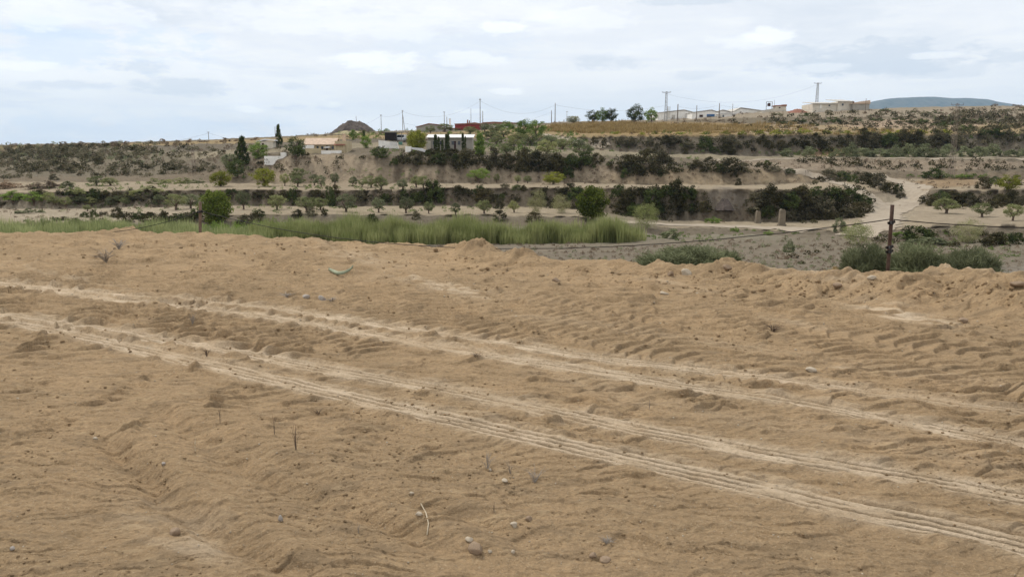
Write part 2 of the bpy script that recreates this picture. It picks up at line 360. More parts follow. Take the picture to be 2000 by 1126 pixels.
# height lookup on the plot
sub = (slice(None, None, 3), slice(None, None, 3))
bV = np.stack([XG, DG, HG], -1)[sub]; bQ = grid_quads(bV.shape[0], bV.shape[1])
plot_bvh = BVHTree.FromPolygons(bV.reshape(-1, 3).tolist(), bQ.tolist())
def on_plot(x, y):
    r = ray(x, y); h = plot_bvh.ray_cast(Vector((0, 0, EYE)), Vector(r).normalized())
    return h[0]
# ---------------------------------------------------------------- valley and terraced hillside
KX = np.array([-600, -300, 0, 250, 400, 550, 720, 900, 1100, 1300, 1500, 1650, 1800, 2000, 2300, 2600], float)
def L(ys, ds): return (np.array([ys[0]] + ys + [ys[-1]], float), np.array([ds[0]] + ds + [ds[-1]], float))
c14 = lambda v: [v] * 14
#          -300  0   250  400  550  720  900 1100 1300 1500 1650 1800 2000 2300
LINES = [
 (L(c14(760), c14(14)), (.36,.27,.17), .1),
 (L(c14(575), c14(40)), (.33,.28,.22), .25),
 (L([470,470,470,470,474,475,475,474,473,478,492,494,494,494], [70,70,74,78,82,84,84,82,80,76,68,66,64,64]), (.36,.32,.27), .25),
 (L([448,448,445,441,440,440,438,440,458,460,472,474,472,472], [92,92,96,99,100,100,100,100,93,90,82,80,78,78]), (.34,.31,.24), .35),
 (L([436,436,432,421,418,418,419,421,443,447,452,444,440,440], [104,104,107,111,112,112,112,111,102,100,95,98,98,98]), (.40,.34,.26), .35),
 (L([410,408,405,402,402,402,402,404,431,434,427,402,400,400], [122,122,125,128,128,128,128,127,112,110,112,125,126,126]), (.50,.42,.31), .12),
 (L([380,378,373,371,371,371,368,366,369,370,373,371,370,370], [138,138,138,136,134,134,134,134,132,132,138,142,144,144]), (.42,.35,.265), .45),
 (L([358,356,354,356,358,358,357,357,360,361,353,349,350,350], [158,158,156,152,150,150,150,150,148,148,152,158,158,158]), (.49,.41,.305), .15),
 (L([348,346,343,335,303,302,312,316,324,329,337,336,336,336], [185,185,182,172,164,164,160,160,158,158,166,168,168,168]), (.44,.36,.265), .6),
 (L([332,330,316,308,296,288,294,300,307,313,310,310,310,310], [205,205,200,190,176,176,172,172,170,170,174,176,176,176]), (.39,.33,.25), .4),
 (L([318,316,301,294,287,279,281,286,301,304,300,298,296,296], [222,222,216,206,188,188,188,188,180,180,190,196,196,196]), (.39,.34,.25), .3),
 (L([294,293,286,281,277,270,269,268,264,263,262,262,260,260], [238,238,232,226,214,214,212,206,196,194,204,210,212,212]), (.37,.32,.25), .6),
 (L([285,285,280,275,269,260,256,242,240,241,243,244,240,240], [250,250,246,242,250,256,262,285,290,270,250,252,256,256]), (.44,.34,.20), .3),
 (L([283,283,278,273,267,257,254,239,236,228,228,227,225,225], [258,258,254,252,275,285,290,320,330,300,282,280,282,282]), (.40,.34,.25), .4),
 (L([284,284,279,274,267,257,253,238,233,218,214,209,206,206], [266,266,262,266,300,320,330,360,370,335,325,320,318,318]), (.41,.35,.27), .35),
 (L([288,288,284,280,270,261,257,243,238,226,222,218,216,216], [300,300,300,310,340,360,370,410,420,380,370,365,362,362]), (.38,.33,.25), .3),
 (L(c14(301), c14(1500)), (.2,.2,.13), 2.),
 (L(c14(300.5), c14(9000)), (.15,.16,.12), 6.),
]
xc = np.linspace(-600, 2600, 1060)
def sm(a, w=31):
    k = np.hanning(w); k /= k.sum(); return np.convolve(np.pad(a, w // 2, mode='edge'), k, 'valid')
lines = []
for i, ((ys, ds), c, amp) in enumerate(LINES):
    y = sm(np.interp(xc, KX, ys)); d = sm(np.interp(xc, KX, ds))
    if 2 < i < 15:
        y = y + 1.3 * fbm(xc / 60., xc * 0 + i * 3.1, 200 + i, 3); d = d * (1 + .018 * fbm(xc / 45., xc * 0 + i * 7.7, 220 + i, 3))
    if i == 4: d = dprev + 5
    elif i == 6: d = dprev + 2.6 + 15 * ss(1590, 1680, xc) * ss(1830, 1760, xc) + .8 * pn(xc / 20., xc * 0, 251)
    elif i == 8: d = dprev + 4.2 + 5 * ss(900, 700, xc) + 14 * ss(480, 380, xc) + .8 * pn(xc / 20., xc * 0, 252)
    elif i == 11: d = dprev + 6 + 18 * ss(1120, 900, xc) + 1. * pn(xc / 20., xc * 0, 253)
    dprev = d
    dy = (563 - y) / F; k = 1 / (cp + dy * sp)
    lines.append(np.stack([(xc - 1000) / F * k * d, d, EYE + (-sp + dy * cp) * k * d], -1))
rows = []; cols_ = []; sid = []
for i in range(len(lines) - 1):
    nsub = 10 if i not in (0, 15, 16) else 12
    for j in range(nsub):
        f = j / nsub
        g = f if i not in (5, 7, 9) else f
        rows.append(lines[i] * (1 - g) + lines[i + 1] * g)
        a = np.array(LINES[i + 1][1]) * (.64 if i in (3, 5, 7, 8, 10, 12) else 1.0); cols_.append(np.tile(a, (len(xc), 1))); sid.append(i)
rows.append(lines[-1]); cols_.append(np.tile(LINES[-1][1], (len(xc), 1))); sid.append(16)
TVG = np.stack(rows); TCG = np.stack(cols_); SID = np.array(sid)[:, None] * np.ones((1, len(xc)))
amp = np.array([l[2] for l in LINES])[np.minimum(np.array(sid) + 1, len(LINES) - 1)][:, None]
amp = sm(amp[:, 0], 7)[:, None]
X_, Y_ = TVG[..., 0], TVG[..., 1]
TVG[..., 2] += amp * (1.1 * fbm(X_ / 7., Y_ / 7., 300, 3) + .35 * pn(X_ / 1.3, Y_ / 1.3, 310))
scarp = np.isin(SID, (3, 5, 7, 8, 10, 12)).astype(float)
gul = 1 - np.abs(pn(X_ / 2.6, Y_ / 40., 320)) * 2
TVG[..., 1] += scarp * (gul * .8 + .5 * pn(X_ / 1.1, Y_ / 6., 321))
TVG[..., 2] -= scarp * .25 * np.maximum(0, -gul)
px_, py_ = project(TVG.reshape(-1, 3)); px_ = px_.reshape(X_.shape); py_ = py_.reshape(X_.shape)
# soil colours that belong to places: pink-grey bank, brown field, grey stony wash, dark hill on the left
TONE = [((635,335),(110,36),(.47,.385,.285),1.),((1300,252),(260,14),(.42,.30,.15),.8),((1500,252),(120,10),(.50,.40,.28),.8),((1780,242),(150,10),(.54,.42,.31),.9),
        ((150,315),(230,32),(.27,.235,.175),.85),((1000,500),(350,28),(.32,.275,.215),.9),((1600,500),(500,40),(.32,.275,.215),.9),((1280,410),(110,36),(.30,.26,.20),.7),((1590,405),(130,32),(.28,.24,.18),.7),((1415,390),(40,24),(.31,.27,.225),.8),
        ((1850,357),(70,10),(.40,.29,.18),.9),((1360,345),(260,16),(.47,.375,.26),.9),((1000,340),(220,22),(.45,.37,.275),.9),((1700,322),(330,13),(.43,.35,.265),.8),((200,410),(260,26),(.56,.48,.375),.8),((1740,410),(60,30),(.5,.43,.33),.8),((1620,298),(60,8),(.40,.27,.17),.8),((1900,415),(150,25),(.50,.42,.32),.8)]
for (c0, r0, cc, s) in TONE:
    q = ((px_ - c0[0]) / r0[0]) ** 2 + ((py_ - c0[1]) / r0[1]) ** 2 + .5 * fbm(X_ / 9, Y_ / 9, 330, 2)
    m = (ss(1.25, .6, q) * s)[..., None]; TCG = TCG * (1 - m) + np.array(cc) * m
tn = NT('hillside_earth'); P_ = tn.pos(); base = tn.attr('soil', 'Color')
base = tn.mix(1., base, (.80, .775, .73), 'MULTIPLY'); n1 = tn.ramp(tn.noise(.16, 6, .65, P_), .33, .68); n2 = tn.ramp(tn.noise(1.3, 6, .7, P_), .35, .7); n3 = tn.ramp(tn.noise(.5, 5, .7, P_), .56, .66)
v = tn.mix(tn.math('MULTIPLY', n1, .4), base, tn.mix(1., base, (.72, .74, .74), 'MULTIPLY'))
v = tn.mix(tn.math('MULTIPLY', n2, .75), v, tn.mix(1., v, (.62, .60, .58), 'MULTIPLY'))
v = tn.mix(tn.math('MULTIPLY', n3, .35), v, (.17, .15, .09))
hill_m = tn.bsdf(v, .97, tn.noise(2.2, 7, .72, P_), .9, .5, .05)
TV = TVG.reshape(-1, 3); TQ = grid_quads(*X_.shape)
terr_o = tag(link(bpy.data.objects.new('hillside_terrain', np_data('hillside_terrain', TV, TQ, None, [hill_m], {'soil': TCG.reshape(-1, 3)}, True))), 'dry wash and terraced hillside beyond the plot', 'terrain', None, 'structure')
nrow = 161
tbvh = BVHTree.FromPolygons(TV.tolist(), TQ.tolist())
def hit(x, y):
    r = Vector(ray(x, y)).normalized(); h = tbvh.ray_cast(Vector((0, 0, EYE)), r)
    return h[0]
def down(X, Y):
    h = tbvh.ray_cast(Vector((X, Y, 200)), Vector((0, 0, -1)))
    return h[0].z if h[0] else 0
# distant blue hill
hx = np.linspace(1560, 2120, 240); prof = np.interp(hx, [1560,1640,1685,1710,1740,1790,1825,1860,1890,1930,1950,2010,2120],[218,212,203,197,192,189.5,189,192,191.5,194,199,208,218])
prof = sm(prof, 9) + .5 * fbm(hx / 14., hx * 0, 400, 3)
hr = []
for f, dd in ((0, 5600), (.25, 5800), (.5, 6000), (.75, 6200), (.93, 6400), (1, 6500), (.9, 6800), (.3, 7400), (0, 8000)):
    zt = np.array([at(x, p, 6500)[2] for x, p in zip(hx, prof)]) ; zb = -20.
    xx = (hx - 1000) / F * azk(200) * 6500
    z = zb + (zt - zb) * f + 12 * (f not in (0,)) * fbm(hx / 10., hx * 0 + f * 3, 410, 3) * (1 - (f == 1))
    hr.append(np.stack([xx, np.full_like(xx, dd), z], -1))
hv = np.stack(hr)
hm = NT('far_hill_scrub'); P_ = hm.pos(); hm.bsdf(hm.mix(hm.ramp(hm.noise(.012, 6, .7, P_), .35, .65), (.04, .055, .05), (.09, .095, .08)), .95)
tag(link(bpy.data.objects.new('far_hill', np_data('far_hill', hv.reshape(-1, 3), grid_quads(*hv.shape[:2]), None, [hm.m], None, True))), 'long low blue hill on the horizon', 'hill', None, 'structure')
# dirt roads draped on the hillside
road_m = NT('dirt_road_surface'); P_ = road_m.pos(); road_m.bsdf(road_m.mix(road_m.ramp(road_m.noise(.7, 6, .7, P_), .3, .7), (.28, .232, .175), (.37, .312, .24)), .97, road_m.noise(3, 5, .7, P_), .5, .1, .05)
def road(pts, widths, label):
    P = [hit(*p) for p in pts]; W = [w for p, w in zip(P, widths) if p]; P = np.array([p for p in P if p])
    s = np.concatenate([[0], np.cumsum(np.linalg.norm(np.diff(P[:, :2], axis=0), axis=1))]); S = np.linspace(0, s[-1], max(12, int(s[-1] / .8)))
    C = np.stack([sm(np.interp(S, s, P[:, 0]), 7), sm(np.interp(S, s, P[:, 1]), 7)], 1); T = np.gradient(C, axis=0); T /= np.linalg.norm(T, axis=1)[:, None]
    N = np.stack([-T[:, 1], T[:, 0]], 1); ww = np.interp(S, s, W); V = []
    for j, e in enumerate(np.linspace(-.5, .5, 7)):
        q = C + N * (e * ww * (1 + .4 * pn(S / 2.2, S * 0 + j, 500)))[:, None]
        V.append(np.stack([q[:, 0], q[:, 1], [down(a, b) + (.10 - .16 * abs(e) ** 2) for a, b in q]], -1))
    V = np.stack(V)
    tag(link(bpy.data.objects.new('dirt_road', np_data('dirt_road', V.reshape(-1, 3), grid_quads(*V.shape[:2]), None, [road_m.m], None, True))), label, 'road', None, 'structure')
road([(1500,327),(1560,333),(1610,347),(1660,364),(1700,384),(1728,408),(1722,430),(1700,450),(1660,462)], [2,2.2,2.4,2.8,3.4,4,5,5,4], 'pale dirt road descending the right terraces to the wash')
road([(1680,338),(1725,344),(1765,356),(1795,369),(1792,384),(1765,400),(1738,418)], [2.6,2.8,3.4,4.2,4.4,4,4], 'pale dirt track joining the descending road from the right')
road([(1060,262),(1090,270),(1120,276),(1155,281),(1190,286)], [3,3,3,3,2.5], 'pale dirt track beside the brown field')
road([(1180,428),(1240,434),(1300,438),(1380,441),(1460,443),(1540,446),(1600,450)], [3,4,4,4.5,4.5,4,4], 'pale dirt path along the edge of the wash')
road([(1390,314),(1480,312),(1600,309.5),(1720,309),(1840,309),(1960,309),(2060,309)], [1.6,1.6,1.6,1.6,1.6,1.6,1.6], 'thin pale path along the lip of the upper right terrace')
# ---------------------------------------------------------------- vegetation prototypes (unit width, unit height, base at 0)
def leaf_quads(P, N, S, asp=.55):
    n = len(P); a = rng.normal(size=(n, 3)); Tn = np.cross(N, a); Tn /= np.linalg.norm(Tn, axis=1)[:, None] + 1e-9
    B = np.cross(N, Tn); s = S[:, None]
    V = np.stack([P - Tn * s, P + B * s * asp, P + Tn * s, P - B * s * asp], 1).reshape(-1, 3)
    return V, np.arange(4 * n).reshape(-1, 4)
def unitv(n):
    v = rng.normal(size=(n, 3)); return v / np.linalg.norm(v, axis=1)[:, None]
def crown(name, kind, n, leaf, mat, seed, nc=40):
    global rng
    rng = np.random.default_rng(seed)
    d = unitv(nc); r = rng.uniform(.35, 1, nc) ** .5
    if kind == 'round': c = d * r[:, None] * [.40, .40, .44] + [0, 0, .48]; cr = rng.uniform(.10, .17, nc)
    elif kind == 'olive': c = np.abs(d * [1, 1, 1]) * np.sign(d) * r[:, None] * [.40, .40, .36] + [0, 0, .56]; c[:, 2] += .06 * (1 - (c[:, 0] ** 2 + c[:, 1] ** 2) * 6); cr = rng.uniform(.09, .16, nc)
    elif kind == 'shrub': d[:, 2] = np.abs(d[:, 2]); c = d * r[:, None] * [.42, .42, .78] + [0, 0, .06]; cr = rng.uniform(.09, .20, nc)
    elif kind == 'low': d[:, 2] = np.abs(d[:, 2]); c = d * r[:, None] * [.46, .46, .7]; cr = rng.uniform(.07, .16, nc); c[:, 2] *= rng.uniform(.5, 1.15, nc)
    elif kind == 'column': z = rng.uniform(.04, .97, nc); c = d * (r * (1.05 - z) ** .45)[:, None] * [.36, .36, 0]; c[:, 2] = z; cr = rng.uniform(.10, .16, nc)
    elif kind == 'conifer': z = rng.uniform(.1, .97, nc) ** 1.1; c = d * (r * (1.08 - z) ** .9)[:, None] * [.55, .55, 0]; c[:, 2] = z; cr = rng.uniform(.07, .13, nc)
    else: c = d * r[:, None] * [.40, .40, .44] + [0, 0, .50]; cr = rng.uniform(.10, .2, nc); c += .05 * rng.normal(size=c.shape)
    k = rng.integers(0, nc, n); off = unitv(n) * (rng.uniform(0, 1, n) ** .45)[:, None]
    P = c[k] + off * cr[k][:, None] * ([1, 1, .35] if kind in ('column',) else [1, 1, .8])
    P[:, 2] = np.maximum(P[:, 2], .015)
    Nn = unitv(n) + off * .6 + [0, 0, .35]; Nn /= np.linalg.norm(Nn, axis=1)[:, None]
    V, Q = leaf_quads(P, Nn, leaf * rng.uniform(.6, 1.4, n))
    ct = rng.uniform(.1, .8, nc); t = np.clip(ct[k] + rng.normal(0, .22, n), 0, 1)
    return np_data(name, V, Q, None, [mat], {'tint': np.repeat(t, 4)})
def feather(name, n, mat, seed, spread=.5, wid=.008, lean=.5):
    global rng
    rng = np.random.default_rng(seed)
    b = rng.normal(0, .16, (n, 2)); a = rng.uniform(0, 6.283, n); l = rng.uniform(.45, 1, n) * (1 - .25 * rng.uniform(0, 1, n)); r = spread * rng.uniform(.1, 1, n)
    B = np.concatenate([b, np.zeros((n, 1))], 1); tip = np.stack([b[:, 0] * 1.3 + np.cos(a) * r * lean, b[:, 1] * 1.3 + np.sin(a) * r * lean, l], 1)
    midp = B * .45 + tip * .55; midp[:, 2] += .06; s = np.stack([np.cos(a + 1.57), np.sin(a + 1.57), np.zeros(n)], 1)
    w_ = (wid * rng.uniform(.6, 1.5, n))[:, None]
    V = np.stack([B - s * w_ * .6, B + s * w_ * .6, midp + s * w_ * 1.3, tip, midp - s * w_ * 1.3], 1).reshape(-1, 3)
    i = np.arange(n) * 5; Q = np.stack([i, i + 1, i + 2, i + 4], 1); T = np.stack([i + 4, i + 2, i + 3], 1)
    return np_data(name, V, Q, T, [mat], {'tint': np.repeat(rng.uniform(0, 1, n), 5)})
def sprigs(name, n, mat, seed, nc=90):
    global rng
    rng = np.random.default_rng(seed); d = unitv(nc); d[:, 2] = np.abs(d[:, 2]); c = d * (rng.uniform(.2, 1, nc) ** .5)[:, None] * [.42, .42, .62]; cr = rng.uniform(.07, .17, nc); ct = rng.uniform(.1, .85, nc)
    k = rng.integers(0, nc, n); P = c[k] + unitv(n) * (rng.uniform(0, 1, n) ** .4 * cr[k])[:, None]; P[:, 2] = np.maximum(P[:, 2], 0)
    D = unitv(n) * .75 + P * [1.1, 1.1, .2] + [0, 0, .6]; D /= np.linalg.norm(D, axis=1)[:, None]; S = np.cross(D, unitv(n)); S /= np.linalg.norm(S, axis=1)[:, None]
    l = rng.uniform(.04, .12, n)[:, None]; w_ = rng.uniform(.002, .0048, n)[:, None]
    V = np.stack([P - S * w_, P + S * w_, P + D * l * .6 + S * w_, P + D * l, P + D * l * .6 - S * w_], 1).reshape(-1, 3); i = np.arange(n) * 5
    return np_data(name, V, np.stack([i, i + 1, i + 2, i + 4], 1), np.stack([i + 4, i + 2, i + 3], 1), [mat], {'tint': np.repeat(np.clip(ct[k] + rng.normal(0, .2, n), 0, 1), 5)})
def tube_mesh(name, paths, mat, sides=6):
    V = []; Q = []
    for pts, rad in paths:
        pts = [Vector(p) for p in pts]; base = len(V)
        for i, p in enumerate(pts):
            d = (pts[min(i + 1, len(pts) - 1)] - pts[max(i - 1, 0)]); d = d.normalized() if d.length > 1e-9 else Vector((0, 0, 1)); u = d.orthogonal().normalized(); v = d.cross(u)
            r = rad[i] if isinstance(rad, (list, tuple)) else rad
            for k in range(sides): V.append(p + (u * math.cos(k * 6.2832 / sides) + v * math.sin(k * 6.2832 / sides)) * r)
        for i in range(len(pts) - 1):
            for k in range(sides): Q.append((base + i * sides + k, base + i * sides + (k + 1) % sides, base + (i + 1) * sides + (k + 1) % sides, base + (i + 1) * sides + k))
        for e in (0, len(pts) - 1):
            c = len(V); V.append(pts[e])
            for k in range(sides): Q.append((base + e * sides + k, base + e * sides + (k + 1) % sides, c, c))
    V = np.array([tuple(v) for v in V]); T = [q[:3] for q in Q if q[2] == q[3]]; Q = [q for q in Q if q[2] != q[3]]
    return np_data(name, V, Q, T, [mat], None, True)
def trunk(name, kind, seed):
    r = random.Random(seed); P = []
    if kind == 'olive':
        P.append(([(0, 0, -.05), (.01, 0, .12), (.02, .01, .28)], [.06, .048, .042]))
        for k in range(4):
            a = k * 1.57 + r.uniform(-.4, .4); q = r.uniform(.2, .3); P.append(([(.015, .005, .22), (math.cos(a) * q * .5, math.sin(a) * q * .5, .42), (math.cos(a) * q, math.sin(a) * q, .66)], [.034, .024, .01]))
    elif kind in ('column', 'conifer'): P.append(([(0, 0, -.03), (0, 0, .5), (.01, 0, .95)], [.05, .03, .008]))
    else:
        P.append(([(0, 0, -.05), (.015, 0, .25), (0, .01, .6)], [.05, .036, .016]))
        for k in range(4):
            a = k * 1.6 + r.uniform(-.4, .4); P.append(([(.01, 0, .25 + .06 * k), (math.cos(a) * .16, math.sin(a) * .16, .5 + .05 * k), (math.cos(a) * .27, math.sin(a) * .27, .62 + .05 * k)], [.024, .016, .006]))
    return tube_mesh(name, P, M['bark'], 7)
PROTO = {}
def proto(kind, mat, i):
    key = (kind, mat, i)
    if key not in PROTO:
        s = 1000 + len(PROTO) * 17; m = M[mat]
        if kind == 'round': me = crown('crown', 'round', 9000, .024, m, s, 110)
        elif kind == 'olive': me = crown('crown', 'olive', 2600, .026, m, s, 44)
        elif kind == 'tree': me = crown('crown', 'tree', 3000, .028, m, s, 52)
        elif kind == 'column': me = crown('crown', 'column', 2600, .05, m, s, 110)
        elif kind == 'conifer': me = crown('crown', 'conifer', 3600, .035, m, s, 120)
        elif kind == 'shrub': me = crown('shrub', 'shrub', 1800, .034, m, s, 38)
        elif kind == 'low': me = crown('shrub', 'low', 900, .04, m, s, 26)
        elif kind == 'fuzzy': me = crown('shrub', 'tree', 6000, .014, m, s, 80)
        elif kind == 'feather': me = feather('shrub', 1300, m, s, .62, .009, .95)
        elif kind == 'bushy':
            me = sprigs('bush', 34000, m, s)
        elif kind == 'bare':
            P = []; r = random.Random(s)
            P.append(([(0, 0, -.05), (0, 0, .3)], [.03, .022]))
            for k in range(12):
                a = r.uniform(0, 6.28); q = r.uniform(.2, .5); z = r.uniform(.6, 1); P.append(([(0, 0, .26), (math.cos(a) * q * .6, math.sin(a) * q * .6, .3 + (z - .3) * .5), (math.cos(a) * q, math.sin(a) * q, z)], [.016, .011, .004]))
            me = tube_mesh('branches', P, m, 4)
        PROTO[key] = me
    return PROTO[key]
TRUNKS = {}
def plant(kind, mat, x, y, w, h, name, label, cat, group=None, D=None, lift=0.):
    p = hit(x, y) if D is None else Vector(at(x, y, D))
    if p is None: print('MISS', name, x, y); return None
    s = p.y / F; i = pr.randrange(3); sc = (w * s, w * s, h * s)
    base = p - Vector((0, 0, .12 * h * s if kind in ('shrub', 'low', 'bushy') else .03 * h * s)) + Vector((0, 0, lift))
    if kind in ('shrub', 'low', 'feather', 'bushy', 'fuzzy'):
        o = link(bpy.data.objects.new(name, proto(kind, mat, i))); o.location = base; o.scale = (sc[0] * 1.06, sc[1] * 1.06, sc[2] * (1.75 if kind == 'bushy' else 1.25)); o.rotation_euler = (0, 0, pr.uniform(0, 6.28))
        return tag(o, label, cat, group)
    e = empty(name, base, pr.uniform(0, 6.28)); tag(e, label, cat, group)
    tk = 'olive' if kind == 'olive' else kind
    c = link(bpy.data.objects.new('branches' if kind == 'bare' else 'crown', proto(kind, mat, i)), e); c.scale = sc
    if kind != 'bare':
        if (tk, i) not in TRUNKS: TRUNKS[(tk, i)] = trunk('trunk', tk, i)
        t = link(bpy.data.objects.new('trunk', TRUNKS[(tk, i)]), e); t.scale = sc
    return e
# -- single trees with labels of their own
ONE = [
 ('round','pine',421,437,70,73,'pine_tree','round bright green pine beside the left fence post','pine'),
 ('round','pine',1156,428,74,70,'pine_tree','round bright green pine at the right end of the reed bed','pine'),
 ('olive','olive',1848,417,58,32,'olive_tree','wide green olive on the bare plot right of the fence post','olive tree'),
 ('olive','olive',1918,424,46,30,'olive_tree','forked grey-green olive, middle of the three right of the fence post','olive tree'),
 ('olive','olive',1978,431,42,36,'olive_tree','grey-green olive nearest the right edge on the pale plot','olive tree'),
 ('tree','yellow',1970,373,46,34,'almond_tree','yellow-green tree at the right edge on the terrace above the olives','tree'),
 ('olive','green',935,357,52,29,'olive_tree','broad dark green tree alone on the middle terrace','tree'),
 ('tree','yellow',1081,360,44,26,'almond_tree','yellow-green twin-crowned tree on the middle terrace','tree'),
 ('tree','yellow',517,364,48,40,'almond_tree','dense yellow-green tree below the white retaining wall','tree'),
 ('tree','yellow',431,364,46,34,'almond_tree','yellow-green tree standing just above the left pine','tree'),
 ('conifer','darkgreen',474,322,34,56,'conifer_tree','tall dark conifer left of the white shed roof','conifer'),
 ('tree','green',506,309,44,32,'leafy_tree','broad fresh green tree right of the tall dark conifer','tree'),
 ('tree','greygreen',449,327,36,28,'leafy_tree','blue-green tree at the left foot of the conifer','tree'),
 ('tree','darkgreen',464,347,40,40,'leafy_tree','dark green tree on the slope under the conifer','tree'),
 ('conifer','darkgreen',545,286,17,42,'conifer_tree','slender dark conifer between the white shed and cream house','conifer'),
 ('tree','darkgreen',578,309,38,46,'pine_tree','dark upright pine at the left end of the cream house','pine'),
 ('round','yellow',814,294,44,42,'leafy_tree','bright yellow-green tree left of the white-roofed house','tree'),
 ('column','green',937,303,28,44,'leafy_tree','fresh green upright tree at the right end of the white-roofed house','tree'),
 ('tree','green',1022,268,34,36,'pepper_tree','green tree, left of the pair beside the track to the brown field','tree'),
 ('tree','green',1047,267,40,34,'pepper_tree','green tree, right of the pair beside the track to the brown field','tree'),
 ('tree','darkgreen',1240,238,40,34,'pine_tree','dark round pine on the skyline left of the warehouses','pine'),
 ('tree','green',1272,238,28,27,'leafy_tree','green skyline tree between the dark pine and warehouses','tree'),
 ('tree','darkgreen',1157,238,28,24,'leafy_tree','leftmost dark tree of the skyline clump above the brown field','tree'),
 ('tree','green',1176,238,30,26,'leafy_tree','middle green tree of the skyline clump above the brown field','tree'),
 ('tree','darkgreen',1194,238,28,28,'leafy_tree','rightmost tree of the skyline clump above the brown field','tree'),
 ('tree','feather',1120,240,28,14,'leafy_tree','low pale bush on the skyline left of the tree clump','bush'),
 ('column','darkgreen',711,272,9,18,'cypress_tree','small dark cypress behind the cream house','cypress'),
 ('tree','green',715,289,24,26,'leafy_tree','green tree on the bank right of the cream house','tree'),
 ('tree','green',690,274,18,22,'leafy_tree','small green tree behind the cream house roof','tree'),
 ('shrub','darkgreen',742,306,36,22,'agave_plant','dark blue-green bush at the left end of the white ramp wall','bush'),
 ('tree','green',632,283,14,14,'leafy_tree','small green tree in front of the cream house','tree'),
 ('shrub','green',988,252,40,16,'shrub','green tree top beside the long brown roof','bush'),
 ('fuzzy','feather',1048,416,40,38,'tamarisk_shrub','pale feathery tamarisk at the right end of the olive row','tamarisk'),
 ('fuzzy','feather',1096,416,40,30,'tamarisk_shrub','faint pale tamarisk left of the right pine','tamarisk'),
 ('fuzzy','reed',1262,446,52,44,'tamarisk_shrub','rounded pale green tamarisk beside the wash path','tamarisk'),
 ('fuzzy','reed',1674,478,60,40,'tamarisk_shrub','yellowish feathery tamarisk left of the right fence post','tamarisk'),
 ('shrub','darkgreen',727,441,36,28,'shrub','dark bush in the gap behind the reed bed','bush'),
 ('shrub','darkgreen',1793,470,74,34,'shrub','bright green bush right of the fence post','bush'),
 ('low','green',1766,462,44,20,'shrub','green low bush directly behind the right fence post','bush'),
 ('low','greygreen',1815,476,110,22,'shrub','grey-green thicket below the bright bush at right','bush'),
 ('fuzzy','feather',1890,474,64,38,'tamarisk_shrub','pale straw-coloured tamarisk between the bright bush and dark bush','tamarisk'),
 ('shrub','dark',1942,480,50,30,'shrub','dark purplish bush near the right edge behind the post','bush'),
 ('shrub','darkgreen',1985,476,40,26,'shrub','dark green bush at the right edge below the olives','bush'),
 ('shrub','greygreen',1541,492,26,26,'shrub','upright green bush standing in the stony wash','bush'),
 ('low','dry',1532,505,24,14,'shrub','grey dry bush at the foot of the upright green wash bush','bush'),
 ('shrub','greygreen',1640,452,30,30,'shrub','green bush at the right end of the wash path','bush'),
 ('low','green',1436,452,22,14,'shrub','small green bush on the near edge of the wash path','bush'),
 ('low','green',1502,459,24,14,'shrub','small bright green bush in the wash below the stone pillars','bush'),
 ('shrub','green',1226,467,30,16,'shrub','bright green bush right of the reed bed','bush'),
 ('shrub','greygreen',1310,466,44,22,'shrub','grey-green bush in the wash below the rounded tamarisk','bush'),
 ('low','green',1395,435,40,18,'shrub','green bush at the foot of the rubble bank','bush'),
 ('shrub','darkgreen',1822,346,42,22,'shrub','dark green bush on the small hedged plot','bush'),
 ('low','green',1880,346,40,10,'shrub','low bright green hedge on the small hedged plot','hedge'),
 ('shrub','dry',83,368,68,18,'shrub','wide rusty brown bush on the left terraces','bush'),
 ('shrub','dry',14,368,56,16,'shrub','rusty brown bush at the left edge','bush'),
 ('shrub','greygreen',132,369,28,17,'shrub','round green bush right of the rusty brown one','bush'),
 ('olive','green',66,399,48,26,'olive_tree','dark green olive on the left pale terrace with a visible trunk','olive tree'),
 ('olive','green',26,397,48,26,'olive_tree','dark green olive at the left edge of the pale terrace','olive tree'),
 ('shrub','darkgreen',184,424,18,18,'shrub','small dark green bush on the left pale bank','bush'),
 ('low','greygreen',60,416,54,16,'shrub','low green bush on the left bank above the reeds','bush'),
]
for k, m, x, y, w_, h_, nm, lb, ct in ONE: plant(k, m, x, y, w_, h_, nm, lb, ct)
# -- the big bushes behind the lip of the plot
for x, y, w_, h_, D, lb in ((1340,548,215,66,31,'big grey-green bush behind the earth lip left of centre right'),(1692,560,120,78,27,'grey-green bush at the left foot of the right fence post'),(1790,566,140,84,26,'grey-green bush just right of the right fence post'),(1888,585,150,100,25,'grey-green bush at the right end behind the berm'),(1420,540,70,48,33,'smaller grey-green bush at the right side of the big one')):
    plant('bushy', 'greygreen', x, y, w_, h_, 'bush', lb.replace('left of centre right', 'in the wash'), 'bush', None, D)
plant('shrub', 'drygrass', 1628, 545, 26, 26, 'shrub', 'small orange-brown dry bush left of the right post bushes', 'bush', None, 29)
plant('low', 'greygreen', 1590, 548, 60, 26, 'shrub', 'low pale grey bush between the two big wash bushes', 'bush', None, 30)
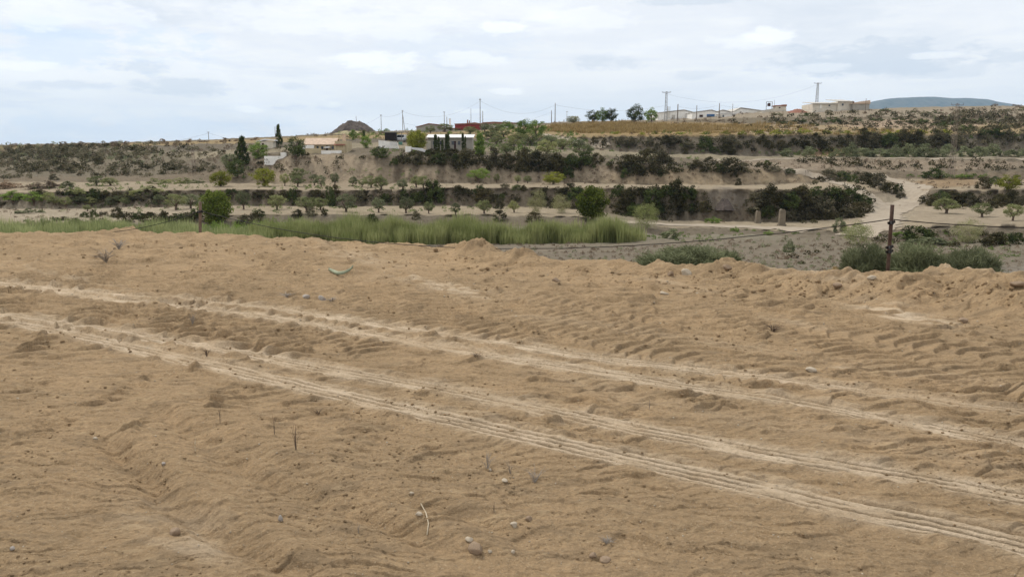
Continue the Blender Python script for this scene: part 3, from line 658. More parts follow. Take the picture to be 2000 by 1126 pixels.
# -- rows that nothing tells apart
ROWS = [
 ('olive','olive','olive_tree','olive tree','olive in the row along the lower terrace above the reeds','olives in the row above the reeds',
  [(475,409,42,33),(540,410,44,30),(601,414,44,33),(626,410,36,28),(675,414,46,33),(740,415,40,29),(793,416,36,30),(837,417,30,26),(890,419,30,24),(946,417,40,26),(1003,415,28,22),(345,410,42,32),(374,407,38,30),(312,404,30,22)]),
 ('olive','olive','olive_tree','olive tree','small olive on the middle terrace under the bare slope','small olives under the bare slope',
  [(556,363,24,27),(582,352,30,26),(581,364,28,22),(614,362,24,20),(628,365,26,22),(655,362,20,22),(688,364,18,22),(727,366,36,24),(745,371,32,26),(786,371,32,24),(812,366,28,24),(826,368,28,24),(970,356,16,16),(1012,358,18,16),(1030,358,20,16),(708,365,26,18)]),
 ('olive','olive','olive_tree','olive tree','grey-green olive on the green slope below the red-walled house','olives on the green slope',
  [(990,303,46,28),(1068,305,54,32),(1138,307,48,26),(1005,288,34,22),(1035,282,40,22),(1075,284,40,20),(1100,290,40,22),(970,284,36,22),(960,272,36,20),(985,268,34,18),(1010,275,30,18),(945,258,30,18),(965,262,34,20),(1130,292,34,18),(918,262,30,16),(868,258,34,16),(842,260,26,14)]),
 ('shrub','greygreen','olive_tree','olive tree','young green tree in the row on the upper right terrace','green trees in the upper right row',
  [(1535,306,28,19),(1577,306,24,17),(1660,306,34,20),(1690,305,36,22),(1720,306,36,20),(1748,306,34,20),(1775,306,36,22),(1800,306,40,22),(1826,306,36,20),(1850,306,34,20),(1885,306,36,18),(1910,306,38,18),(1938,304,40,20),(1975,306,44,20),(1635,306,28,14),(2010,305,40,20)]),
 ('olive','olive','olive_tree','olive tree','pale small olive scattered on the left terraces','small pale olives on the left terraces',
  [(110,400,30,20),(130,405,26,20),(152,398,44,16),(178,402,26,18),(214,404,24,18),(245,402,24,18),(95,396,30,22),(170,412,22,14),(190,362,40,18),(215,362,36,16),(150,384,34,18),(260,392,34,20),(235,396,30,16)]),
 ('low','olive','shrub','bush','low pale green bush in the hedge line on the left slope','pale green hedge line on the left slope',
  [(305,358,30,12),(325,357,30,13),(345,358,30,12),(365,358,30,13),(385,358,30,12),(290,372,40,12),(310,373,34,10)]),
 ('bare','blossom','almond_tree','almond tree','pale bare almond tree on the skyline left of the dark mound','bare almonds on the skyline'
  ,[(556,262,16,12),(572,262,14,12),(586,262,18,13),(604,262,16,13),(618,260,18,12),(632,260,16,13),(606,262,14,10),(570,263,16,10)]),
 ('column','darkgreen','cypress_tree','cypress','dark slim cypress in front of the white-roofed house','cypresses in front of the white-roofed house',
  [(850,297,11,33),(857,297,8,32),(865,297,8,27),(871,297,9,34),(876,297,9,34),(905,298,8,34),(909,298,7,32)]),
 ('low','dry','shrub','bush','small brownish bush on the skyline of the left hill','bushes on the skyline of the left hill',
  [(30,284,24,7),(60,284,20,6),(95,284,22,6),(125,283,20,10),(161,283,20,10),(198,283,12,8),(220,283,30,10),(248,282,16,9),(293,280,14,9),(322,280,13,13),(370,278,16,10),(345,278,12,6),(440,276,22,9),(465,275,16,8),(400,277,18,5),(500,273,18,7)]),
 ('shrub','dark','shrub','bush','dark bush on the scarp below the brown field','dark bushes on the scarp below the brown field',
  [(1162,279,16,16),(1180,279,14,14),(1237,283,26,20),(1215,281,24,16),(1268,284,18,16),(1317,279,34,20),(1300,280,26,16),(1345,292,30,16),(1376,288,38,26),(1425,281,26,22),(1421,298,34,22),(1440,292,26,18),(1490,280,30,22),(1503,289,28,18),(1525,288,16,14),(1552,281,20,16),(1592,276,22,20),(1604,288,26,18),(1575,288,30,16),(1661,294,26,20),(1685,268,24,14),(1700,286,40,24),(1735,284,46,28),(1765,272,24,16),(1790,286,36,26),(1833,281,36,24),(1868,286,34,22),(1284,300,22,18),(1395,297,24,12),(1338,300,22,12)]),
 ('shrub','dark','shrub','bush','black-brown bush along the top of the middle scarp','dark bushes along the top of the middle scarp',
  [(885,305,34,16),(850,306,32,14),(915,305,28,14),(838,305,20,12),(815,318,30,20),(770,322,18,14),(860,316,40,22),(905,330,44,34),(890,316,30,18),(965,322,32,28),(990,318,26,18),(1020,330,30,32),(1028,316,34,22),(1050,322,34,26),(1085,338,46,40),(1070,324,40,26),(1115,326,36,24),(1140,322,40,24),(1165,316,30,18),(1110,348,26,20),(1225,325,40,28),(1242,340,34,26),(1262,330,44,34),(1290,320,40,26),(1222,345,18,20),(1288,344,13,16),(1408,336,26,18),(1428,334,44,22),(1450,336,28,16),(1434,345,14,12),(1443,362,14,12),(1385,322,30,14),(1360,326,30,12),(1500,322,16,14),(1545,338,26,10),(1515,334,30,10),(1600,312,12,10)]),
 ('shrub','dark','shrub','bush','dark bush on the bank between the middle and lower terraces','dark bushes on the lower terrace bank',
  [(530,391,26,20),(556,388,30,22),(570,396,26,26),(620,390,28,22),(645,398,26,30),(655,384,24,18),(703,392,30,20),(754,393,24,16),(790,388,24,18),(820,392,40,26),(848,394,46,36),(840,378,40,18),(898,380,32,18),(948,393,52,34),(935,380,30,16),(985,366,22,10),(1010,370,28,12),(1022,372,18,12),(1057,388,22,22),(975,408,22,24),(980,392,16,18),(1098,384,34,20),(1125,390,40,26),(1112,374,30,14),(500,384,30,12),(480,382,24,10),(455,378,30,10)]),
 ('shrub','darkgreen','shrub','bush','dark green bush in the thicket right of the right pine','thicket right of the right pine',
  [(1208,384,36,24),(1225,396,40,30),(1250,388,42,26),(1275,392,40,28),(1300,386,36,22),(1320,394,50,34),(1345,390,40,28),(1215,415,40,28),(1245,418,36,24),(1285,415,36,22),(1375,412,34,22),(1350,412,30,18)]),
 ('shrub','darkgreen','shrub','bush','dark green bush in the thicket above the stone pillars','thicket above the stone pillars',
  [(1478,390,40,26),(1485,408,40,24),(1505,396,44,30),(1530,388,40,22),(1540,406,46,28),(1562,394,44,26),(1590,390,46,26),(1600,412,48,30),(1625,392,44,26),(1640,408,48,30),(1665,395,44,28),(1680,412,44,26),(1690,400,30,24),(1570,424,44,26),(1615,428,46,24),(1650,426,40,20),(1500,424,36,20),(1540,428,30,20)]),
 ('shrub','dark','shrub','bush','dark bush between the two forks of the dirt road','dark bushes between the road forks',
  [(1620,346,28,20),(1645,350,30,20),(1665,356,22,14),(1695,360,36,24),(1715,368,36,24),(1735,376,32,24),(1760,386,26,12),(1755,372,20,12),(1690,348,22,12)]),
 ('shrub','dark','shrub','bush','dark scrub bush around the three right olives','scrub around the right olives',
  [(1840,394,40,22),(1862,392,44,26),(1885,394,36,22),(1825,402,28,18),(1895,404,30,18),(1950,402,40,26),(1975,400,40,28),(1995,406,36,24),(1920,368,26,20),(1945,360,30,18),(1982,362,24,18)]),
 ('low','darkgreen','shrub','bush','green-brown bush on the pale mound under the long shed','bushes on the mound under the long shed',
  [(1515,225,26,8),(1580,227,24,13),(1530,243,36,12),(1560,238,30,10),(1630,239,32,15),(1675,237,28,10),(1710,236,32,10),(1745,234,14,7),(1770,240,44,14),(1800,240,34,12),(1832,248,34,16),(1588,246,24,10),(1825,222,26,10),(1708,212,14,10),(1727,217,22,8),(1783,220,12,6),(1797,207,16,7),(1915,206,14,8),(1955,204,20,8),(1998,216,24,10),(1875,236,30,14),(1905,240,34,12),(1890,255,40,18),(1940,262,44,18),(1860,244,26,16)]),
 ('low','yellow','shrub','bush','small yellow-green bush along the edge of the upper field','yellow-green bushes along the upper field edge',
  [(1205,262,18,7),(1255,263,18,7),(1280,262,18,8),(1330,262,22,8),(1380,262,26,9),(1415,262,28,9),(1450,262,20,8),(1485,262,24,10),(1515,262,26,11),(1545,262,26,10),(1572,260,26,13),(1615,261,24,11),(1655,261,26,9),(1690,261,24,10),(1730,261,22,9),(1757,261,22,11),(1800,260,26,10),(1845,260,26,9)]),
 ('shrub','dark','shrub','bush','dark bush behind the left fence post above the reeds','dark bushes behind the left fence post',
  [(272,428,26,20),(295,432,34,24),(320,434,36,22),(345,432,34,20),(365,428,30,16),(382,424,24,16),(230,424,24,18),(320,440,20,10),(480,440,40,28),(500,438,30,24),(505,424,26,18),(610,420,22,14),(580,424,26,16),(632,420,14,14),(975,430,30,18),(814,428,16,14),(1045,432,34,16)]),
 ('shrub','dark','shrub','bush','dark scrub in the hedge line across the left terraces','dark hedge line across the left terraces',
  [(185,392,34,20),(205,393,34,20),(228,393,36,18),(250,390,30,16),(272,388,32,12),(300,386,30,12),(140,380,28,16),(125,430,20,8),(145,432,20,10),(110,432,26,10),(165,424,18,12),(203,422,20,14),(5,402,22,14),(105,352,22,12),(80,378,24,8)]),
]
for k, m, nm, ct, lb, gr, pts in ROWS:
    for x, y, w_, h_ in pts: plant(k, pr.choice(['dark', 'dark', 'brownscrub', 'darkgreen']) if m == 'dark' else (pr.choice(['darkgreen', 'darkgreen', 'dark', 'brownscrub']) if m == 'darkgreen' and k == 'shrub' else (pr.choice(['olive', 'olive', 'greygreen']) if m == 'olive' else m)), x + pr.uniform(-1.5, 1.5), y, w_ * pr.uniform(.85, 1.2), h_ * (pr.uniform(.75, 1.4) if k == 'shrub' else pr.uniform(.9, 1.15)), nm, lb, ct, gr)
# ---------------------------------------------------------------- uncountable growth
def scatter(name, label, cat, mat, ells, wpx, hpx, leaves, leaf, blades=False, nmax=9000, seed=1):
    global rng
    rng = np.random.default_rng(seed); r = random.Random(seed); B = []
    for cx, cy, rx, ry, n in ells:
        for _ in range(n):
            a = r.uniform(0, 6.283); q = math.sqrt(r.random()); p = hit(cx + rx * q * math.cos(a), cy + ry * q * math.sin(a))
            if p and p.y < 420: B.append((p.x, p.y, p.z))
    B = np.array(B); n = len(B); s = B[:, 1] / F
    w_ = s * rng.uniform(wpx[0], wpx[1], n); h_ = s * rng.uniform(hpx[0], hpx[1], n) * ((.5 + 1.1 * np.clip(fbm(B[:, 0] / 4., B[:, 1] / 9., 900, 2) + .42, 0, 1)) if blades else 1.); ct = rng.uniform(0, .8, n)
    if blades: ct = np.clip(.4 + .7 * fbm(B[:, 0] / 3., B[:, 1] / 3., 905, 2) + rng.uniform(-.2, .2, n), 0, .9)
    k = np.repeat(np.arange(n), leaves); m = len(k)
    if not blades:
        d = unitv(m); d[:, 2] = np.abs(d[:, 2]); q = rng.uniform(.3, 1, m)[:, None] ** .6
        P = B[k] + d * q * np.stack([w_[k] * .5, w_[k] * .5, h_[k]], 1); N_ = unitv(m) + d * .5; N_ /= np.linalg.norm(N_, axis=1)[:, None]
        V, Q = leaf_quads(P, N_, leaf * w_[k] * rng.uniform(.6, 1.4, m)); T = None; rep = 4
    else:
        b = rng.uniform(-.5, .5, (m, 2)) * w_[k][:, None]; a = rng.uniform(0, 6.283, m); l = h_[k] * rng.uniform(.55, 1.1, m); ln_ = l * rng.uniform(.02, .4, m)
        b0 = B[k] + np.concatenate([b, np.zeros((m, 1)) - .1], 1); tip = b0 + np.stack([np.cos(a) * ln_, np.sin(a) * ln_, l], 1); md = b0 * .5 + tip * .5 - np.stack([np.cos(a) * ln_ * .2, np.sin(a) * ln_ * .2, 0 * l], 1)
        sd = np.stack([np.cos(a + 1.57), np.sin(a + 1.57), 0 * a], 1) * (leaf * s[k] * rng.uniform(.6, 1.5, m))[:, None]
        V = np.stack([b0 - sd, b0 + sd, md + sd, tip, md - sd], 1).reshape(-1, 3); i = np.arange(m) * 5
        Q = np.stack([i, i + 1, i + 2, i + 4], 1); T = np.stack([i + 4, i + 2, i + 3], 1); rep = 5
    t = np.clip(ct[k] + rng.normal(.1, .2, m), 0, 1)
    me = np_data(name, V, Q, T, [M[mat]], {'tint': np.repeat(t, rep)})
    return tag(link(bpy.data.objects.new(name, me)), label, cat, None, 'stuff')
scatter('hill_scrub', 'brown-green low scrub covering the left hill', 'scrub', 'brownscrub', [(80,312,130,24,180),(190,298,110,14,110),(330,305,110,28,35),(230,332,200,14,70),(60,300,100,14,60),(300,315,150,34,40),(40,330,90,20,60),(1930,250,110,34,160),(1750,240,250,24,120)], (6, 18), (4, 10), 46, .11, seed=15)
scatter('dark_scrub', 'dark low scrub covering the banks and thickets', 'scrub', 'dark',
 [(90,315,110,20,60),(190,298,110,14,40),(330,305,110,28,25),(230,332,190,14,90),(1290,400,100,34,220),(1580,405,130,32,280),(860,312,90,14,120),(1040,322,130,16,190),(1260,325,70,20,120),(1400,330,120,10,80),(620,388,240,10,60),(860,386,180,15,80),(1090,390,60,20,50),(1700,245,280,24,100),(1930,250,110,34,120),(1450,282,300,14,130),(1760,278,130,12,140),(1850,325,200,10,60),(1650,318,90,8,30),(560,330,110,22,25),(1900,395,120,14,70),(1750,290,250,8,60),(1660,362,90,22,50),(230,385,220,14,45),(300,430,130,10,60),(650,300,250,12,20),(1500,500,260,22,40),(1850,470,160,16,60),(2250,300,250,60,260),(2250,400,240,40,120),(-250,320,240,40,160),(-250,400,240,30,80)], (7, 20), (5, 12), 50, .10, seed=5)
scatter('dry_scrub', 'dry grey-brown tufts on the banks and in the wash', 'scrub', 'dry',
 [(1050,500,330,26,420),(1550,500,330,34,460),(1850,500,220,40,220),(2250,480,240,60,200),(2250,290,240,70,160),(-250,380,240,70,160),(300,310,320,34,300),(60,330,120,20,60),(1000,345,300,24,120),(1350,345,300,24,100),(1700,325,320,14,120),(1400,280,420,20,150),(1700,235,330,20,220),(1950,230,120,24,120),(150,410,220,24,130),(700,390,350,14,90),(560,330,140,26,50),(1400,410,80,26,50),(1250,240,220,8,60),(800,268,140,12,70),(1900,360,160,12,50),(460,262,90,8,40),(640,262,120,6,40)], (4, 11), (3, 7), 30, .12, seed=6)
scatter('green_undergrowth', 'low green weeds along the terraces and the wash', 'undergrowth', 'green',
 [(1020,278,130,26,420),(850,262,90,10,50),(1500,460,280,10,36),(1320,466,110,8,40),(1850,470,140,18,80),(1960,495,90,10,40),(1750,300,270,7,160),(1900,250,120,24,60),(200,395,200,22,80),(250,365,200,10,70),(700,345,200,14,30),(720,410,300,8,60),(660,366,180,6,50),(1250,305,200,30,50),(600,395,300,14,50),(1850,345,90,4,50),(720,262,60,10,70),(770,300,60,10,20),(1500,260,400,3,60),(100,440,140,8,40)], (4, 12), (3, 8), 40, .10, seed=7)
scatter('grey_weeds', 'grey-green weeds in the stony wash', 'weeds', 'greygreen', [(1250,505,300,22,110),(1560,520,140,16,70),(1600,490,330,18,60),(1100,515,160,14,40),(150,300,200,26,140),(1850,505,140,20,60)], (5, 13), (3, 8), 40, .10, seed=8)
scatter('reeds', 'dense pale green reed bed along the valley bottom', 'reeds', 'reed',
 [(640,470,150,5,210),(860,472,130,5,280),(760,474,120,4,160),(1000,472,90,5,110),(1100,470,105,5,230),(1180,468,30,5,40),(1212,470,26,5,26),(1240,468,22,4,10),(560,468,80,8,90),(680,462,120,8,110),(930,462,90,6,80),(1130,462,70,6,70)], (14, 24), (24, 40), 52, .36, True, seed=9)
scatter('green_reeds', 'lower green reeds in the left part of the valley bottom', 'reeds', 'greenreed',
 [(240,470,300,10,330),(-250,466,240,10,220),(60,466,160,10,180),(420,470,120,9,170),(520,472,60,8,70),(100,452,180,7,80),(300,455,120,8,80)], (14, 24), (14, 31), 50, .42, True, seed=10)
scatter('green_weeds', 'bright green weeds among the reeds beside the left post', 'weeds', 'green', [(300,452,160,8,100),(480,450,90,9,90),(540,440,90,8,40),(840,472,60,5,20)], (8, 18), (8, 18), 46, .09, seed=11)
scatter('dry_grass', 'tall dry grass filling the brown field', 'grass', 'drygrass', [(1220,251,150,9,700),(1150,252,90,9,300),(1400,252,110,8,200),(1500,250,100,8,80),(1620,258,200,5,60)], (8, 16), (4, 8), 34, .35, True, seed=12)
# ---------------------------------------------------------------- buildings and poles (sizes in picture units at the building's own distance)
class B:
    def __init__(s, name, x, y, label, cat, D=None, group=None, rz=0.):
        p = hit(x, y) if D is None else None
        if p is None: p = Vector(at(x, y, D or 330))
        elif D is None and p.y > 420: p = Vector(at(x, y, 330))
        s.x = x; s.y = y; s.k = p.y / F; s.o = empty(name, p, rz); tag(s.o, label, cat, group); s.p = p
    def part(s, name, mat, boxes=(), gables=(), polys=(), parent=None, bevel=0.):
        """boxes: x0,x1,d0,d1,y0,y1 in picture units: x and y rows as in the photo, d depth behind the front"""
        bm = bmesh.new(); k = s.k; ori = s.p
        def P(x, d, y): return Vector(((x - s.x) * k, d * k, (s.y - y) * k))
        for x0, x1, d0, d1, y0, y1 in boxes:
            vs = [bm.verts.new(P(x, d, y)) for x in (x0, x1) for d in (d0, d1) for y in (y1, y0)]
            for f in ((0,1,3,2),(4,6,7,5),(0,4,5,1),(2,3,7,6),(0,2,6,4),(1,5,7,3)): bm.faces.new([vs[i] for i in f])
        for pts, d0, d1 in polys:          # outline extruded in depth
            a = [bm.verts.new(P(x, d0, y)) for x, y in pts]; b = [bm.verts.new(P(x, d1, y)) for x, y in pts]; n = len(pts)
            bm.faces.new(a); bm.faces.new(b[::-1])
            for i in range(n): bm.faces.new([a[i], b[i], b[(i + 1) % n], a[(i + 1) % n]])
        for prof, x0, x1 in gables:        # depth/height outline extruded along x
            a = [bm.verts.new(P(x0, d, y)) for d, y in prof]; b = [bm.verts.new(P(x1, d, y)) for d, y in prof]; n = len(prof)
            bm.faces.new(a); bm.faces.new(b[::-1])
            for i in range(n): bm.faces.new([a[i], b[i], b[(i + 1) % n], a[(i + 1) % n]])
        bmesh.ops.recalc_face_normals(bm, faces=bm.faces)
        me = bpy.data.meshes.new(name); bm.to_mesh(me); bm.free(); me.materials.append(M[mat])
        return link(bpy.data.objects.new(name, me), parent or s.o)
# cream house on the yard
h = B('cream_house', 640, 297, 'long cream house with pale tiled roof above the bare slope', 'house')
h.part('wall', 'cream', [(597, 654, 0, 40, 281.5, 305), (656, 679, -8, 40, 276, 305)])
h.part('wing_wall', 'white', [(594, 615, -6, -.2, 284, 305)])
h.part('roof', 'tile', (), [([(-4, 282), (20, 270), (44, 279.5), (44, 281), (20, 271.6), (-4, 283.6)], 594, 657)])
h.part('porch_roof', 'redtile', (), [([(-12, 283), (8, 276.5), (8, 278), (-12, 284.4)], 655, 676)])
h.part('chimney', 'tile', [(665.5, 671, 18, 24, 262, 277), (664.8, 671.7, 17.3, 24.7, 262, 263.2)])
for x in (619, 628, 648): h.part('window', 'glass', [(x, x + 4, -.4, .4, 286, 291.5)])
h.part('door', 'brown', [(637, 640.5, -.4, .4, 285, 296)])
for x in (656, 673): h.part('porch_post', 'cream', [(x, x + 2, -11.5, -9.5, 283.6, 303)])
g = B('canopy', 642, 296, 'small white canopy in front of the cream house', 'canopy')
g.part('cover', 'whiteroof', (), (), [([(635, 288.8), (639, 286.6), (645, 286.4), (649, 288.4), (645, 289.2), (639, 289.4)], -14, -4)])
for x in (636.5, 647): g.part('pole', 'steel', [(x, x + .8, -9, -8.2, 288.8, 299)])
g = B('garden_wall', 633, 300, 'low cream garden wall at the edge of the bare slope', 'wall'); g.part('wall', 'cream', [(597, 628, -3, -1, 290, 307)]); g.part('white_section', 'white', [(628.2, 667, -3, -1, 294, 307)])
h = B('white_shed', 518, 291, 'small shed with flat white roof left of the slender conifer', 'shed')
h.part('wall', 'beige', [(508, 533, 0, 22, 276.6, 296)]); h.part('roof', 'whiteroof', (), (), [([(502, 276), (518, 272), (536, 273.5), (537, 275.4), (518, 274.6), (502, 277.4)], -3, 25)]); h.part('door', 'brown', [(512, 516, -.3, .3, 280, 291)])
h = B('retaining_wall', 538, 316, 'white concrete retaining wall with a raised right end', 'wall'); h.part('wall', 'white', [(517, 549, -2, 1, 305, 322)]); h.part('end_pillar', 'white', [(549.2, 560, -2.2, 4, 298, 322)])
h = B('dark_shed', 768, 275, 'dark flat-topped shed beside the parked van', 'shed')
h.part('wall', 'black', [(752, 771.5, 0, 26, 259.4, 279)]); h.part('roof', 'grey', [(750.5, 786, -2, 28, 257.6, 259.2)]); h.part('roof_post', 'steel', [(784, 785, -1, 0, 259.2, 279)])
# parked van
v = B('van', 782, 277, 'white van with blue-grey windscreen parked beside the dark shed', 'van')
v.part('body', 'vanpaint', (), [([(-2, 275), (-2, 270.5), (2, 268.8), (6, 263.2), (40, 262.4), (42, 263.4), (42, 275)], 774.5, 789.5)])
v.part('windscreen', 'glass', (), [([(1.4, 269), (5.4, 263.8), (5.0, 263.6), (1.0, 268.8)], 775.6, 788.4)])
for x in (774, 787):
    wh = v.part('wheel', 'rubber', (), [([(6 + 3.2 * math.cos(a * .5236), 274.4 + 3.2 * math.sin(a * .5236)) for a in range(12)], x, x + 3)])
    v.part('headlight', 'glass', [(x + .8, x + 3, -2.4, -1.9, 271, 272.6)])
v.part('bumper', 'grey', [(774.2, 789.8, -3, -2.1, 273.6, 275.4)])
h = B('water_tank', 783, 283, 'small green tank on the white ramp', 'tank'); h.part('tank', 'green_paint' if 'green_paint' in M else 'blue', [(778.5, 785, 0, 8, 276.8, 285)]); h.part('lid', 'grey', [(778, 785.5, -.5, 8.5, 276, 276.7)])
h = B('ramp_wall', 765, 290, 'white ramp wall with slatted railing below the parked van', 'wall')
h.part('wall', 'white', (), (), [([(740, 274), (776, 279), (779, 292), (800, 291), (800, 300), (740, 300)], 0, 5)])
h.part('railing', 'whiteroof', [(762 + 2.4 * i, 763.1 + 2.4 * i, -.8, -.1, 276.5, 284) for i in range(6)])
h = B('terrace_slab', 822, 298, 'white sloping slab under the bright yellow-green tree', 'slab'); h.part('slab', 'whiteroof', (), (), [([(803, 288), (822, 289.5), (838, 296.4), (836, 298.6), (803, 291)], 0, 12)]); h.part('wall', 'white', [(792, 803, 1, 10, 286, 300)])
h = B('white_roofed_house', 879, 293, 'low house with flat white roof behind the slim cypresses', 'house')
h.part('wall', 'grey', [(836, 922, 0, 50, 270, 302)]); h.part('roof', 'whiteroof', (), [([(-4, 269.8), (46, 263.2), (46, 262.4), (-4, 269)], 833, 925)])
for x in (846, 860, 882, 894): h.part('window', 'glass', [(x, x + 5, -.4, .4, 276, 283)])
h.part('door', 'brown', [(886.8, 890.6, -.4, .4, 276, 292.5)]); h.part('side_wall', 'beige', [(834, 842, -6, -.3, 276, 302)])
h = B('plank_pile', 918, 300, 'weathered plank ramp leaning right of the white-roofed house', 'ramp'); h.part('plank', 'masonry', (), (), [([(910, 290), (913, 289.6), (924, 301), (921, 302)], -14, -10)]); h.part('rail', 'wood', (), (), [([(910, 288), (911, 287.6), (922, 299), (921, 299.6)], -14.6, -14.1)])
h = B('grey_gable_house', 845, 259, 'grey gabled house with dull red roof on the skyline', 'house', 262)
h.part('wall', 'grey', (), (), [([(814, 262), (814, 248), (838, 242.2), (858, 246), (876, 252), (876, 262)], 0, 60)])
h.part('roof', 'redtile', (), (), [([(812, 248.2), (838, 241.4), (858, 243.6), (880, 250), (880, 251.4), (858, 245.4), (838, 242.8), (813, 249.2)], -2, 64)])
h.part('chimney', 'white', [(875.4, 878.2, 20, 24, 232, 250), (874.8, 878.8, 19.4, 24.6, 232, 233)]); h.part('window', 'glass', [(832, 836, -.4, .4, 249, 253)])
h = B('red_house', 913, 255, 'flat-topped dark red house on the skyline', 'house', 272)
h.part('wall', 'redwall', [(889, 937, 0, 50, 243.6, 262)]); h.part('parapet', 'redtile', (), (), [([(888, 243.4), (888, 242), (910, 241.2), (928, 239.6), (938, 241.6), (938, 243.4)], -1.2, 51)])
h.part('chimney', 'redtile', [(911.6, 914, 10, 13, 234.4, 242), (915.4, 917.4, 10, 13, 235.6, 242)]); h.part('lower_roof', 'redtile', [(874, 900, -9, -.4, 250.4, 252), (905, 934, -9, -.4, 252.4, 253.8)]); h.part('side_wall', 'beige', [(876, 889, -8, 40, 252.2, 262)])
h = B('long_low_house', 976, 252, 'long low house with brown-red roof right of the red house', 'house', 280)
h.part('wall', 'beige', [(940, 1012, 0, 40, 242, 262)]); h.part('roof', 'redtile', (), (), [([(938, 242), (944, 239.6), (965, 238.2), (1013, 240.4), (1013, 242)], -2, 44)]); h.part('window', 'glass', [(952, 956, -.4, .4, 244.5, 248)])
# warehouses
def warehouse(x0, x1, pk, ype, ye, yb, label, D, wallm='white'):
    h = B('warehouse', (x0 + x1) / 2, yb, label, 'warehouse', D); e = .9
    h.part('wall', wallm, (), (), [([(x0, yb + 8), (x0, ye), (pk, ype + .6), (x1, ye), (x1, yb + 8)], 0, 110)])
    h.part('roof', 'greyroof', (), (), [([(x0 - 1, ye), (pk, ype - e + .6), (x1 + 1, ye), (x1 + 1, ye - e), (pk, ype - 2 * e + .6), (x0 - 1, ye - e)], -2, 112)])
    return h
w1 = warehouse(1285, 1358, 1334, 216, 221.5, 236, 'leftmost long pale warehouse behind the tall pylon', 352)
w1.part('loading_door', 'greyroof', [(1312, 1318, -.5, .5, 225, 236)])
w2 = warehouse(1352, 1404, 1388, 216, 220.8, 235, 'pale warehouse with a blue door', 340); w2.part('door', 'blue', [(1380, 1395, -.5, .5, 223.6, 232.5)]); w2.part('window', 'brown', [(1366, 1372.5, -.5, .5, 224.6, 229)])
w3 = warehouse(1396, 1432, 1411, 216, 220.8, 233, 'narrow pale warehouse between the blue-door one and the high one', 350)
w4 = warehouse(1434, 1496, 1446, 212, 218.4, 233, 'tallest pale warehouse at the right end of the row', 344); w4.part('window', 'brown', [(1450, 1453, -.5, .5, 222, 227), (1472, 1474, -.5, .5, 221, 226)])
h = B('gate_house', 1422, 233, 'low white flat-roofed building with a dark red doorway', 'building', 330); h.part('wall', 'white', [(1407, 1436, 0, 24, 223, 240)]); h.part('roof', 'whiteroof', [(1405, 1438, -2, 26, 221, 222.8)]); h.part('door', 'brown', [(1431, 1435.4, -.5, .4, 224.4, 231)]); h.part('window', 'glass', [(1411, 1414, -.5, .4, 225, 229)])
h = B('walled_yard', 1508, 226, 'beige wall rising to the brick hut right of the warehouses', 'wall', 332); h.part('wall', 'beige', (), (), [([(1488, 232), (1488, 217), (1512, 213), (1534, 211), (1536, 232)], 0, 30)]); h.part('coping', 'greyroof', (), (), [([(1487, 217), (1512, 212.9), (1512, 212.2), (1487, 216.2)], -.6, 31)])
h = B('brick_hut', 1525, 214, 'small red-brown brick hut on the skyline', 'hut', 338); h.part('wall', 'beige', [(1516, 1535, 0, 20, 208, 224)]); h.part('roof', 'redtile', [(1514, 1529, -1, 21, 206, 207.8), (1529.2, 1536, -1, 21, 204.6, 207.8)]); h.part('door', 'brown', [(1521, 1524, -.4, .4, 209.4, 214)])
h = B('tank_frame', 1502, 216, 'open steel frame holding a dark tank', 'tank frame', 336); h.part('frame', 'steel', [(1496, 1496.8, 0, .8, 200, 224), (1507, 1507.8, 0, .8, 200, 224), (1496, 1507.8, 0, .8, 199.4, 200.2), (1496, 1507.8, 0, .8, 207.4, 208.1)]); h.part('tank', 'brown', (), (), [([(1499.5, 207.3), (1499, 204), (1500, 202), (1503, 202), (1504, 204), (1503.5, 207.3)], -2, 3)])
h = B('long_shed', 1628, 214, 'long beige shed with stepped roofs left of the far blue hill', 'shed', 318)
h.part('wall', 'beige', [(1588, 1634, 0, 60, 203, 222), (1634.2, 1662, -3, 60, 199, 222)]); h.part('roof', 'greyroof', (), [([(-3, 203.4), (58, 197.4), (58, 196.6), (-3, 202.4)], 1587, 1634), ([(-6, 199.6), (58, 192.6), (58, 191.8), (-6, 198.6)], 1633.8, 1664)])
h.part('gable', 'redtile', (), [([(-5, 199.8), (57, 193), (57, 202), (-5, 203)], 1664.1, 1665)]); h.part('annex_wall', 'grey', [(1659, 1672, -14, -3.2, 203, 222), (1672.2, 1690, -14, 40, 204.5, 222)]); h.part('annex_roof', 'tile', (), (), [([(1656, 203), (1690, 197.4), (1691, 204.2), (1672, 204.2), (1656, 204)], -16, 42)])
h.part('door', 'white', [(1602, 1604.4, -.5, .5, 204, 212)]); h.part('window', 'glass', [(1618, 1621, -.5, .5, 205, 208), (1642, 1645, -3.6, -2.6, 203, 207)])
# stone pillars and rubble at the foot of the thicket
for i, (x, y, w_, hh, lb) in enumerate(((1481, 436, 9, 25, 'left of two masonry pillars at the foot of the dark thicket'), (1528, 441, 12, 33, 'right, taller of two masonry pillars at the foot of the dark thicket'))):
    p_ = hit(x, y); s_ = p_.y / F; r = random.Random(i); P_ = []
    h = B('stone_pillar', x, y, lb, 'pillar'); h.part('shaft', 'masonry', (), (), [([(x - w_ / 2, y + 5), (x - w_ / 2 + 1, y - hh + 3), (x - w_ * .2, y - hh), (x + w_ * .3, y - hh + 1.2), (x + w_ / 2 - .6, y - hh + 4), (x + w_ / 2, y + 5)], 0, 9)]); h.part('footing', 'masonry', [(x - w_ * .62, x + w_ * .62, -1.5, 10.5, y - 3, y + 6)])
